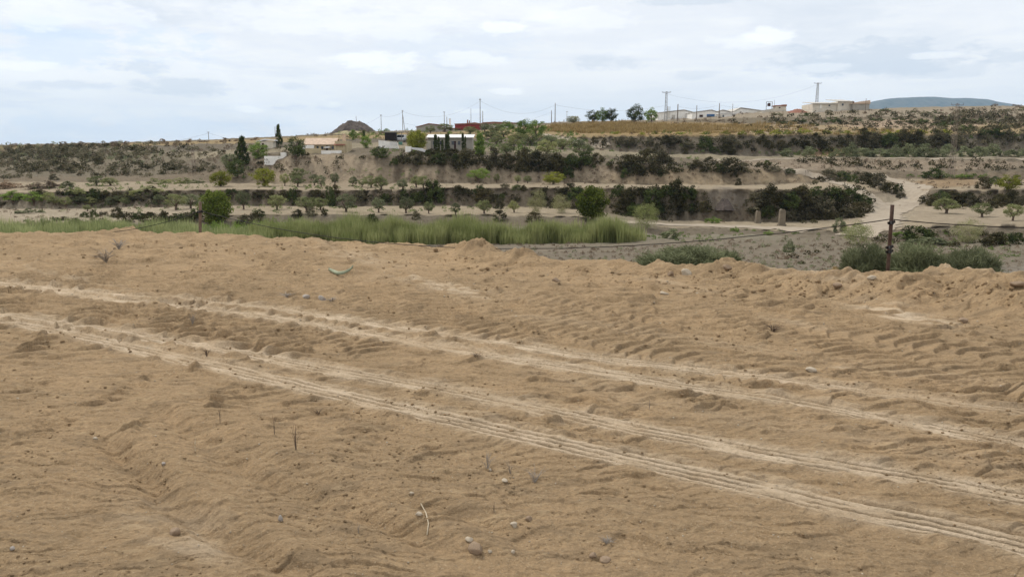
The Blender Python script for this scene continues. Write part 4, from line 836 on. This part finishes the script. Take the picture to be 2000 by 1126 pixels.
# mounds
def mound(name, x, y, w_, hh, mat, label, D=None, seed=0, flat=.5):
    p = hit(x, y) if D is None else None
    p = p or Vector(at(x, y, D)); s = p.y / F; n = 64; g_ = np.linspace(-1, 1, n); A, C_ = np.meshgrid(g_, g_)
    q = np.sqrt(A ** 2 + C_ ** 2) + .12 * fbm(A * 2, C_ * 2, seed, 3); z = np.clip((1 - q) / (1 - flat), 0, 1) ** .8 * (1 + .22 * fbm(A * 4, C_ * 4, seed + 3, 3)) + .07 * pn(A * 9, C_ * 9, seed + 5) * (q < 1) + .05 * pn(A * 17, C_ * 17, seed + 6) * (q < .9)
    V = np.stack([A * w_ / 2 * s, C_ * w_ / 2 * s, z * hh * s - .8], -1).reshape(-1, 3)
    o = tag(link(bpy.data.objects.new(name, np_data(name, V, grid_quads(n, n), None, [M[mat]], None, True))), label, 'mound'); o.location = p; return o
mound('spoil_mound', 692, 256, 86, 22, 'spoil', 'dark flat-topped spoil mound on the skyline behind the houses', 292, 3, .28)
mound('earth_mound', 692, 266, 150, 14, 'drygrass_earth' if 'drygrass_earth' in M else 'brownstone', 'low earth rise in front of the dark spoil mound', 270, 9, .2)
mound('earth_mound', 1557, 218, 46, 8, 'redtile', 'red-brown earth heap between the brick hut and the long shed', 322, 12, .2)
mound('rubble_mound', 1415, 398, 38, 20, 'spoil', 'grey rubble patch on the bank between the two thickets', None, 15, .3)
# poles
def pole(x, yt, yb, D, label, wpx=1.3, arm=0., brace=False, name='utility_pole', cat='pole', mat='wood'):
    p = Vector(at(x, yb, D)); s = D / F; H = (yb - yt) * s; r = wpx * s / 2
    e = empty(name, p); tag(e, label, cat)
    link(bpy.data.objects.new('shaft', tube_mesh('shaft', [([(0, 0, -1.5), (0, 0, H * .5), (0, 0, H)], [r * 1.15, r, r * .8])], M[mat], 6)), e)
    if arm: link(bpy.data.objects.new('crossarm', tube_mesh('crossarm', [([(-arm * s, 0, H * .95), (arm * s, 0, H * .95)], r * .6)] + [([(q * arm * s, 0, H * .95), (q * arm * s, 0, H * .99)], r * .5) for q in (-.9, 0, .9)], M['steel'], 5)), e)
    if brace: link(bpy.data.objects.new('brace', tube_mesh('brace', [([(5 * s, .3, -1), (.3 * s, 0, H * .8)], r * .8)], M[mat], 5)), e)
    return e
PL = [(408,258,276,262,'short pole on the skyline of the left hill',1.2,2.4,0),(538,248,270,272,'pole directly left of the slender conifer',1.1,0,0),(696,227,243,290,'pole on top of the dark spoil mound',.9,0,0),(745,225,262,268,'thin pole right of the dark spoil mound',1.1,2,0),
 (787,217,260,262,'braced A-shaped pole behind the parked van',1.2,1.5,1),(868,219,252,275,'pole behind the chimney of the grey gabled house',1.1,1.5,0),(873,229,252,270,'short post beside the grey house chimney',1.2,0,0),(920,213,250,285,'thin mast behind the red house',.8,0,0),(938,195,252,278,'tallest pole, at the right corner of the red house',1.4,1.6,0),(943,218,252,282,'shorter pole beside the tallest pole at the red house',1.3,0,0),
 (1077,217,246,286,'shorter of the two poles left of the brown field',1.4,0,0),(1084,203,246,284,'taller of the two poles left of the brown field',1.5,0,0),(1107,218,242,300,'thin distant pole above the left end of the brown field',.7,2,0),(1203,222,240,330,'thin pole right of the skyline tree clump',.7,0,0),
 (1323,205,240,318,'dark pole in front of the leftmost warehouse',2.,0,0),(1360,207,238,318,'pole in front of the seam between two warehouses',1.4,0,0),(1404,203,236,322,'pole right of the blue warehouse door',1.6,0,0),(1430,204,234,330,'thin pole left of the tallest warehouse',.9,0,0),(1689,194,230,300,'pole at the right end of the long shed',1.,0,0),(1512,196,212,338,'thin aerial above the brick hut',.6,0,0)]
for x, yt, yb, D, lb, wpx, arm, br in PL: pole(x, yt, yb, D, lb, wpx, arm, br)
for x in (1303.5, 1305.8, 1308.2): pole(x, 208.5, 224, 350, 'one of three thin flue stacks beside the tall pylon', 1.0, name='flue_stack', cat='flue', mat='grey')['group'] = 'flue stacks beside the pylon'
def pylon(x, yt, yb, D, wb, wt, armw, label, r0=.04, mat='steel'):
    p = Vector(at(x, yb, D)); s = D / F; H = (yb - yt) * s; e = empty('lattice_pylon', p); tag(e, label, 'pylon'); P_ = []
    def c(f, i): w_ = (wb * (1 - f) + wt * f) * s / 2; return ((-w_, w_, w_, -w_)[i], (-w_, -w_, w_, w_)[i], -1 + (H + 1) * f)
    for i in range(4): P_.append(([c(0, i), c(1, i)], r0 * 1.3))
    n = 9
    for k in range(n):
        for i in range(4): P_.append(([c(k / n, i), c((k + 1) / n, (i + 1) % 4)], r0 * .6)); P_.append(([c((k + 1) / n, i), c((k + 1) / n, (i + 1) % 4)], r0 * .6))
    link(bpy.data.objects.new('tower', tube_mesh('tower', P_, M[mat], 4)), e)
    a = armw * s / 2
    link(bpy.data.objects.new('crossarm', tube_mesh('crossarm', [([(-a, 0, H * .985), (a, 0, H * .985)], r0 * 1.4), ([(-a, 0, H * .985), (0, 0, H * .94)], r0 * .8), ([(a, 0, H * .985), (0, 0, H * .94)], r0 * .8)], M[mat], 5)), e)
    for q in (-.95, 0, .95): link(bpy.data.objects.new('insulator', tube_mesh('insulator', [([(q * a, 0, H * .985), (q * a, 0, H * 1.01)], r0 * 1.2)], M['brown'], 5)), e)
pylon(1300, 182, 238, 322, 5., 2.4, 17, 'tall lattice pylon with a wide crossarm in front of the leftmost warehouse', .055)
pylon(1595, 164, 204, 345, 4.6, 2.2, 15, 'distant lattice pylon rising behind the long shed', .05)
pylon(1857, 207, 352, 160, 9., 4., 24, 'see-through lattice pylon standing on the right terraces', .022, 'wood')
pylon(381, 292, 366, 165, 7., 3.5, 12, 'thin lattice pylon above the left pine on the left slope', .02, 'wood')
def wire(a, b, sag, label):
    A, C_ = Vector(at(*a)), Vector(at(*b)); pts = []
    for i in range(21):
        f = i / 20; q = A.lerp(C_, f); q.z -= sag * 4 * f * (1 - f); pts.append(q)
    tag(link(bpy.data.objects.new('power_line', tube_mesh('power_line', [(pts, .016 + .00003 * A.y)], M['wire'], 4))), label, 'power line')
wire((787,218,262),(938,197,278),3.2,'power line sagging between the braced pole and the tallest pole'); wire((938,197,278),(1084,205,284),3.5,'power line from the tallest pole to the pair left of the field')
wire((1084,205,284),(1300,206,322),2.,'power line from the pole pair to the tall pylon'); wire((745,227,268),(787,219,262),.6,'short power line left of the braced pole')
wire((408,260,262),(745,227,268),6,'power line from the left hill pole to the pole by the mound'); wire((1323,207,318),(1404,205,322),1.2,'power line along the front of the warehouses')
wire((1300,183,322),(1595,166,345),5,'high power line between the two skyline pylons'); wire((1404,205,322),(1689,196,300),3,'power line from the blue-door pole to the long shed')
wire((787,240,262),(1077,219,286),4,'low power line passing above the red house'); wire((100,290,300),(408,260,262),2.5,'faint power line over the left hill')
# ---------------------------------------------------------------- fence posts and cable at the lip of the plot
def post(x, yt, xb, yb, D, r, mat, label, clips):
    T_, Bm = Vector(at(x, yt, D)), Vector(at(xb, yb, D)); e = empty('fence_post', Bm); tag(e, label, 'fence post'); v_ = T_ - Bm
    link(bpy.data.objects.new('shaft', tube_mesh('shaft', [([v_ * -.6, v_ * .3, v_ * .7, v_], [r, r * .97, r, r * .98])], M[mat], 8)), e)
    for f in clips:
        q = v_ * f; link(bpy.data.objects.new('clip', tube_mesh('clip', [([q + Vector((-r * 1.7, 0, -.01)), q + Vector((r * 1.7, -.01, .012))], r * .8), ([q + Vector((0, -r, -.02)), q + Vector((0, -r, .02))], r * .9)], M['cable'], 6)), e)
    return T_, Bm
TL, BL = post(391, 394, 391, 463, 17.0, .034, 'greyrust', 'short grey-brown post at the left on the edge of the plot', (.72,))
TR, BR = post(1743, 400, 1733, 541, 9.9, .024, 'rust', 'leaning rusty brown post at the right on the berm', (.76, .42, .36))
cab = []
def span(a, b, sag, n=40, jit=0.):
    A, C_ = Vector(at(*a)), Vector(at(*b))
    for i in range(n + 1):
        f = i / n; q = A.lerp(C_, f); q.z -= sag * 4 * f * (1 - f) + jit * pr.uniform(-1, 1); cab.append(q)
span((195, 455, 16.6), (391, 412, 17.0), .08); span((391, 412, 17.0), (1741, 428, 9.9), .56, 70, .003); span((1741, 428, 9.9), (2120, 446, 9.2), .03, 30, .004)
tag(link(bpy.data.objects.new('cable', tube_mesh('cable', [(cab, .0065)], M['cable'], 5))), 'thin black cable strung between the two fence posts', 'cable')
# ---------------------------------------------------------------- stones, clods and dead weeds on the plot
def ico():
    bm = bmesh.new(); bmesh.ops.create_icosphere(bm, subdivisions=1, radius=1); V = np.array([v.co[:] for v in bm.verts]); T = np.array([[v.index for v in f.verts] for f in bm.faces]); bm.free(); return V, T
IV, IT = ico()
def stone_mesh(seed, mat):
    r = np.random.default_rng(seed); bm = bmesh.new(); bmesh.ops.create_icosphere(bm, subdivisions=3, radius=1); V = np.array([v.co[:] for v in bm.verts]); T = np.array([[v.index for v in f.verts] for f in bm.faces]); bm.free()
    for _ in range(9):                      # broken facets
        d = r.normal(size=3); d /= np.linalg.norm(d); k = V @ d; c_ = r.uniform(.55, .9); V -= np.maximum(0, k - c_)[:, None] * d * .97
    V *= 1 + .10 * fbm(V[:, 0] * 2 + seed, V[:, 1] * 2 + V[:, 2], seed, 3)[:, None]
    return np_data('stone', V, None, T, [M[mat]], None, False)
ST = [(930,1073,42,24,'brownstone','brown broken stone near the bottom centre, biggest on the near ground'),(340,1041,30,18,'brownstone','red-brown stone on the pale patch near the bottom left'),(1004,1026,22,12,'stone','pale flat stone up and right of the biggest brown stone'),(916,1054,20,12,'stone','pale round stone just above the biggest brown stone'),(549,1016,13,18,'greystone','grey upright stone between the ruts at bottom left'),
 (985,939,20,7,'stone','white flat flake near the dead weeds at bottom centre'),(957,918,11,7,'stone','small white stone at the foot of the grey dead weed'),(1584,724,26,11,'stone','white stone alone above the upper track at right'),(1086,549,24,12,'brownstone','brown stone on the far ground below the lip, near centre'),(1339,536,28,17,'stone','pale block on the lip in front of the big bush'),
 (1310,537,20,14,'brownstone','brown lump beside the pale block on the lip'),(1297,574,22,9,'stone','pale stone in front of the pale block on the lip'),(628,585,24,13,'greystone','grey stone, right of the two on the far left ground'),(598,580,20,9,'greystone','grey stone, left of the two on the far left ground'),(1702,544,24,10,'stone','pale stone at the foot of the rusty post'),
 (1985,556,34,13,'brownstone','wide tan stone at the right end of the berm'),(818,1003,18,8,'stone','pale flat stone beside the bent straw'),(804,964,12,8,'stone','pale pebble above the bent straw'),(187,857,13,7,'stone','white pebble on the lower left ground'),(25,1071,14,9,'greystone','grey pebble in the bottom left corner'),(1158,1086,20,14,'brownstone','left brown stone of a close pair right of bottom centre'),(1182,1094,26,15,'brownstone','right brown stone of a close pair right of bottom centre'),
 (1033,1014,18,11,'brownstone','tan stone above the pale flat stone at bottom centre'),(1002,1078,12,9,'stone','small pale stone right of the biggest brown stone'),(957,1077,12,8,'stone','pale pebble touching the biggest brown stone'),(320,906,12,9,'greystone','grey stone in the rut on the lower left'),(1880,627,22,12,'brownstone','brown lump at the foot of the berm on the right'),(1635,560,22,12,'brownstone','brown lump on the pale scraped patch at right'),(1420,524,20,12,'brownstone','tan lump on top of the lip right of the big bush')]
for i, (x, y, w_, hh, mt, lb) in enumerate(ST):
    p = on_plot(x, y); s = p.y / F; o = link(bpy.data.objects.new('stone', stone_mesh(i + 3, mt))); w_ *= .88; hh *= .9; o.scale = (w_ / 2 * s, w_ / 2 * s * pr.uniform(.8, 1.1), hh / 2 * s * 1.25); o.location = p + Vector((0, 0, hh * s * .16)); o.rotation_euler = (pr.uniform(-.2, .2), pr.uniform(-.2, .2), pr.uniform(0, 6.28)); tag(o, lb, 'stone')
def lumps(name, label, cat, mat, n, sz, weights, seed):
    r = np.random.default_rng(seed); V = []; T = []; k = 0
    while k < n:
        x = r.uniform(-80, 2080); y = r.uniform(470, 1150)
        if y < edge_y(x) + 6: continue
        p = on_plot(x, y)
        if p is None or p.y > edge_D(x) + .2: continue
        q = weights(x, y, p)
        if r.uniform() > q: continue
        s = p.y / F; a = (sz[0] + (sz[1] - sz[0]) * r.uniform() ** 6) * s * .5
        a = min(a * (1.6 if mat == 'clod' and y < edge_y(x) + 45 and x > 820 else 1), .07)
        W = IV * r.uniform(.65, 1.25, (len(IV), 1)) * a * r.uniform(.7, 1.3, 3) * [1, 1, .75]; c_ = math.cos(x); d_ = math.sin(x)
        W = np.stack([W[:, 0] * c_ - W[:, 1] * d_, W[:, 0] * d_ + W[:, 1] * c_, W[:, 2]], 1)
        V.append(W + np.array(p) + [0, 0, a * .25]); T.append(IT + k * len(IV)); k += 1
    tag(link(bpy.data.objects.new(name, np_data(name, np.concatenate(V), None, np.concatenate(T), [plot_m if mat == 'clod' else M[mat]], None, False))), label, cat, None, 'stuff')
def wt(x, y, p):
    c_ = float(fbm(np.array([p.x * .9]), np.array([p.y * .9]), 600, 2)[0]); near = max(0, 1 - (y - edge_y(x)) / 60)
    return min(1, max(.05, .30 + 1.3 * c_) + .7 * near)
lumps('dirt_clods', 'small clods of earth scattered over the plot', 'clods', 'clod', 8000, (1.8, 8.), wt, 21)
lumps('gravel', 'pale pebbles scattered over the plot', 'gravel', 'stone', 1700, (1.6, 5), lambda x, y, p: .5, 22)
def weed(x, y, hpx, wpx, n, mat, label, lean=.4, name='dead_weed', cat='dead weed'):
    p = on_plot(x, y); s = p.y / F; r = random.Random(int(x * 7 + y)); P_ = []
    for k in range(n):
        a = r.uniform(0, 6.28); q = r.uniform(.1, 1) * wpx * s * .5; hh = hpx * s * r.uniform(.45, 1); rad = max(.0012, .45 * s)
        P_.append(([(0, 0, -.01), (math.cos(a) * q * .35, math.sin(a) * q * .35, hh * .55), (math.cos(a) * q, math.sin(a) * q, hh * (1 if r.random() > .3 else .8))], [rad, rad * .8, rad * .4]))
        if r.random() > .4: P_.append(([(math.cos(a) * q * .35, math.sin(a) * q * .35, hh * .55), (math.cos(a + 1) * q * .8, math.sin(a + 1) * q * .8, hh * .85)], [rad * .7, rad * .3]))
    o = link(bpy.data.objects.new(name, tube_mesh(name, P_, M[mat], 4))); o.location = p; return tag(o, label, cat)
weed(578, 878, 62, 34, 9, 'bark', 'tall dark dead weed with thin stems left of centre'); weed(381, 880, 48, 10, 2, 'straw', 'single pale dry stalk on the lower left ground'); weed(536, 848, 46, 14, 3, 'bark', 'thin dark stalks left of the tall dead weed')
weed(952, 914, 46, 44, 16, 'greystone', 'spiky grey dead weed at bottom centre'); weed(997, 924, 32, 24, 9, 'twig', 'small brown dead weed right of the spiky grey one'); weed(1045, 940, 36, 70, 22, 'greystone', 'wide flattened grey dead weed right of bottom centre'); weed(1186, 1060, 16, 56, 20, 'greystone', 'low grey tuft of dead twigs near the bottom, right of centre')
weed(404, 694, 18, 26, 14, 'bark', 'brown tuft between the lower tyre tracks on the left'); weed(376, 632, 26, 26, 14, 'twig', 'grey-green tuft between the two pairs of tracks on the left'); weed(930, 697, 12, 30, 14, 'bark', 'small dark tuft between the upper tyre tracks'); weed(208, 512, 30, 62, 40, 'twig', 'brown-grey dead bush on the far left ground'); weed(232, 486, 22, 44, 30, 'greystone', 'grey dead tuft above the brown-grey bush on the left')
weed(622, 808, 10, 30, 12, 'bark', 'short dark twigs above the lower tracks'); weed(1510, 646, 16, 60, 26, 'bark', 'low brown heap of dead stems on the right ground'); weed(700, 1040, 26, 14, 4, 'twig', 'thin twigs standing in the rut at bottom centre left'); weed(430, 826, 44, 10, 2, 'bark', 'faint dark stalk above the lower left ground'); weed(1268, 800, 30, 14, 3, 'twig', 'thin twigs beside the lower tracks right of centre'); weed(560, 580, 10, 44, 22, 'greystone', 'flat grey twigs left of the two grey stones'); weed(648, 588, 10, 40, 20, 'greystone', 'flat grey twigs right of the two grey stones'); weed(965, 1000, 22, 12, 4, 'bark', 'short dark stems left of the tan stone')
P0 = [on_plot(x, y) + Vector((0, 0, .006)) for x, y in ((822, 985), (832, 1003), (837, 1024), (834, 1046))]
tag(link(bpy.data.objects.new('straw', tube_mesh('straw', [(P0, .0028)], M['straw'], 5))), 'single bent pale straw lying on the near ground', 'straw')
# curved green strip of debris
Pd = [on_plot(x, y) + Vector((0, 0, z)) for x, y, z in ((642, 530, .03), (650, 535, .035), (660, 538.5, .03), (672, 538, .035), (683, 534, .045), (690, 529, .06))]
V = []; Q = []
for i, p in enumerate(Pd):
    w_ = (.012, .024, .032, .032, .024, .008)[i]
    for dy, dz in ((-w_, 0), (-w_ * .3, .018), (w_, .03), (w_, .012), (-w_ * .3, -.004), (-w_, -.012)): V.append((p.x, p.y + dy, p.z + dz))
for i in range(len(Pd) - 1):
    for k in range(6): a = i * 6; Q.append((a + k, a + (k + 1) % 6, a + 6 + (k + 1) % 6, a + 6 + k))
Q += [(0, 1, 4, 5), (1, 2, 3, 4), (30, 31, 34, 35), (31, 32, 33, 34)]
tag(link(bpy.data.objects.new('debris_strip', np_data('debris_strip', np.array(V), Q, None, [M['debris']], None, True))), 'curved pale green strip lying on the far left ground', 'debris')
# ---------------------------------------------------------------- haze, sky, sun
def haze_box():
    bm = bmesh.new(); bmesh.ops.create_cube(bm, size=1)
    for v in bm.verts: v.co = ((v.co.x) * 14000 + 1500, (v.co.y + .5) * 9200 - 60, (v.co.z + .5) * 580 - 60)
    me = bpy.data.meshes.new('haze'); bm.to_mesh(me); bm.free()
    m = bpy.data.materials.new('haze_air'); m.use_nodes = True; nt = m.node_tree; nt.nodes.clear()
    o = nt.nodes.new('ShaderNodeOutputMaterial'); v = nt.nodes.new('ShaderNodeVolumePrincipled')
    v.inputs['Color'].default_value = (.55, .76, 1., 1); v.inputs['Density'].default_value = .000065; v.inputs['Anisotropy'].default_value = .1
    nt.links.new(v.outputs[0], o.inputs['Volume']); me.materials.append(m)
    tag(link(bpy.data.objects.new('haze', me)), 'thin pale haze over the valley', 'haze', None, 'stuff')
haze_box()
w = bpy.data.worlds.new('World'); scene.world = w; w.use_nodes = True; nt = w.node_tree; nt.nodes.clear()
SUN_EL, SUN_AZ = R(51), R(-40)          # azimuth from +Y towards +X
def N(t, **k):
    n = nt.nodes.new(t)
    for a, b in k.items(): setattr(n, a, b)
    return n
def ln(a, b): nt.links.new(a, b)
def mth(op, a, b=0., c=0.):
    m = N('ShaderNodeMath', operation=op)
    for i, v in enumerate((a, b, c)):
        if isinstance(v, (int, float)): m.inputs[i].default_value = v
        else: ln(v, m.inputs[i])
    return m.outputs[0]
def rmp(f, a, b, c=0., d=1.):
    m = N('ShaderNodeMapRange', clamp=True, interpolation_type='SMOOTHSTEP'); ln(f, m.inputs[0])
    for i, v in enumerate((a, b, c, d)): m.inputs[i + 1].default_value = v
    return m.outputs[0]
def mixc(f, a, b):
    m = N('ShaderNodeMix', data_type='RGBA')
    for i, v in ((0, f), (6, a), (7, b)):
        if isinstance(v, (int, float)): m.inputs[i].default_value = v
        elif isinstance(v, tuple): m.inputs[i].default_value = (*v, 1)
        else: ln(v, m.inputs[i])
    return m.outputs[2]
sky = N('ShaderNodeTexSky', sky_type='NISHITA'); sky.sun_disc = False; sky.sun_elevation = SUN_EL; sky.sun_rotation = SUN_AZ
sky.air_density = 1.; sky.dust_density = 1.; sky.ozone_density = 1.
tc = N('ShaderNodeTexCoord').outputs['Generated']
sep = N('ShaderNodeSeparateXYZ'); ln(tc, sep.inputs[0]); sx, sy, sz = sep.outputs
az = mth('ARCTAN2', sx, sy); el = mth('ARCSINE', sz)
zz = mth('ADD', mth('MAXIMUM', sz, 0.), .10)
comb = N('ShaderNodeCombineXYZ'); ln(mth('DIVIDE', sx, zz), comb.inputs[0]); ln(mth('DIVIDE', sy, zz), comb.inputs[1])
def noi(vec, scale, det=7, rough=.58, dist=0.):
    n = N('ShaderNodeTexNoise'); ln(vec, n.inputs['Vector']); n.inputs['Scale'].default_value = scale; n.inputs['Detail'].default_value = det
    n.inputs['Roughness'].default_value = rough; n.inputs['Distortion'].default_value = dist; return n.outputs['Fac']
ae = N('ShaderNodeCombineXYZ'); ln(az, ae.inputs[0]); ln(mth('MULTIPLY', el, 2.6), ae.inputs[1])
nA = noi(comb.outputs[0], .55, 8, .55, .3); nB = noi(ae.outputs[0], 3.2, 8, .6, .2); nC = noi(ae.outputs[0], 15., 8, .68)
veil = (8.8, 8.85, 8.92); whitec = (9.9, 9.95, 10.); greyc = (6.2, 6.75, 7.5); bluec = (5.2, 6.9, 9.0)
c = mixc(rmp(nA, .40, .62), (7.85, 8.08, 8.45), veil)
c = mixc(mth('MULTIPLY', rmp(nB, .50, .70), .75), c, whitec)
c = mixc(mth('MULTIPLY', rmp(nB, .48, .30), .6), c, greyc)
c = mixc(mth('MULTIPLY', rmp(el, .13, .01), .45), c, (7.45, 7.72, 8.12))
ae2 = N('ShaderNodeCombineXYZ'); ln(az, ae2.inputs[0]); ln(mth('MULTIPLY', el, 7.), ae2.inputs[1]); nD = noi(ae2.outputs[0], 3.6, 9, .62, .3)
c = mixc(mth('MULTIPLY', rmp(nD, .50, .66), .5), c, (6.7, 7.15, 7.8))
c = mixc(mth('MULTIPLY', rmp(nD, .46, .32), .5), c, (9.4, 9.4, 9.4))
def blob(c, x, y, rx, ry, colr, s, soft=.55, flat=False):
    r = ray(x, y); r /= np.linalg.norm(r); a0 = math.atan2(r[0], r[1]); e0 = math.asin(r[2])
    u = mth('MULTIPLY', mth('SUBTRACT', az, a0), F / rx); v = mth('MULTIPLY', mth('SUBTRACT', el, e0), F / ry)
    q = mth('ADD', mth('MULTIPLY', u, u), mth('MULTIPLY', v, v))
    q = mth('ADD', q, mth('MULTIPLY', mth('SUBTRACT', nC, .5), 7.)); q = mth('ADD', q, mth('MULTIPLY', mth('SUBTRACT', nB, .5), 2.5))
    return mixc(mth('MULTIPLY', rmp(q, 1.35, .1), s * (1.1 if colr is greyc else .8)), c, colr)
for x, y, rx, ry, s in ((120, 88, 260, 40, .42), (60, 60, 160, 12, .2), (240, 250, 330, 30, .3), (900, 90, 160, 30, .15)):
    c = blob(c, x, y, rx, ry, bluec, s)
for x, y, rx, ry, s in ((1690, 112, 150, 30, .75), (1560, 128, 90, 14, .5), (1800, 135, 110, 16, .45), (350, 170, 110, 15, .6), (130, 166, 90, 9, .5), (270, 130, 60, 12, .5), (560, 168, 45, 9, .45), (545, 207, 45, 9, .55), (1175, 122, 70, 18, .5), (1370, 146, 50, 10, .4), (900, 128, 50, 10, .4), (650, 210, 30, 7, .4), (1980, 115, 40, 16, .5), (290, 25, 120, 16, .4), (1330, 2, 90, 8, .6)):
    c = blob(c, x, y, rx, ry, greyc, s)
for x, y, rx, ry, s in ((745, 122, 75, 20, .95), (700, 118, 60, 14, .6), (1500, 66, 55, 16, .95), (35, 128, 60, 10, .95), (490, 214, 40, 7, .9), (985, 52, 40, 10, .8), (1000, 178, 40, 7, .8), (920, 118, 60, 16, .7), (1440, 82, 60, 14, .6), (650, 206, 20, 6, .7), (915, 217, 30, 4, .6), (60, 20, 160, 26, .6), (1600, 132, 50, 8, .5), (700, 40, 260, 34, .5), (1120, 40, 120, 20, .5), (1830, 108, 40, 6, .6)):
    c = blob(c, x, y, rx, ry, whitec, s)
fin = mixc(.97, sky.outputs[0], c)
bg = N('ShaderNodeBackground'); ln(fin, bg.inputs[0]); bg.inputs[1].default_value = .119
wo = N('ShaderNodeOutputWorld'); ln(bg.outputs[0], wo.inputs[0])
sl = bpy.data.lights.new('sun', 'SUN'); sl.energy = 2.7; sl.angle = R(10); sl.color = (1, .95, .87)
so = link(bpy.data.objects.new('sun', sl))
sd = Vector((math.sin(SUN_AZ) * math.cos(SUN_EL), math.cos(SUN_AZ) * math.cos(SUN_EL), math.sin(SUN_EL)))
so.rotation_euler = sd.to_track_quat('Z', 'Y').to_euler(); so.location = (0, 0, 60)
vs = scene.view_settings; vs.view_transform = 'Standard'; vs.look = 'None'; vs.exposure = 0.; vs.gamma = 1
scene.render.engine = 'CYCLES'; cy = scene.cycles; cy.use_denoising = True; cy.max_bounces = 6; cy.diffuse_bounces = 3; cy.transmission_bounces = 4; cy.transparent_max_bounces = 8; cy.volume_bounces = 1
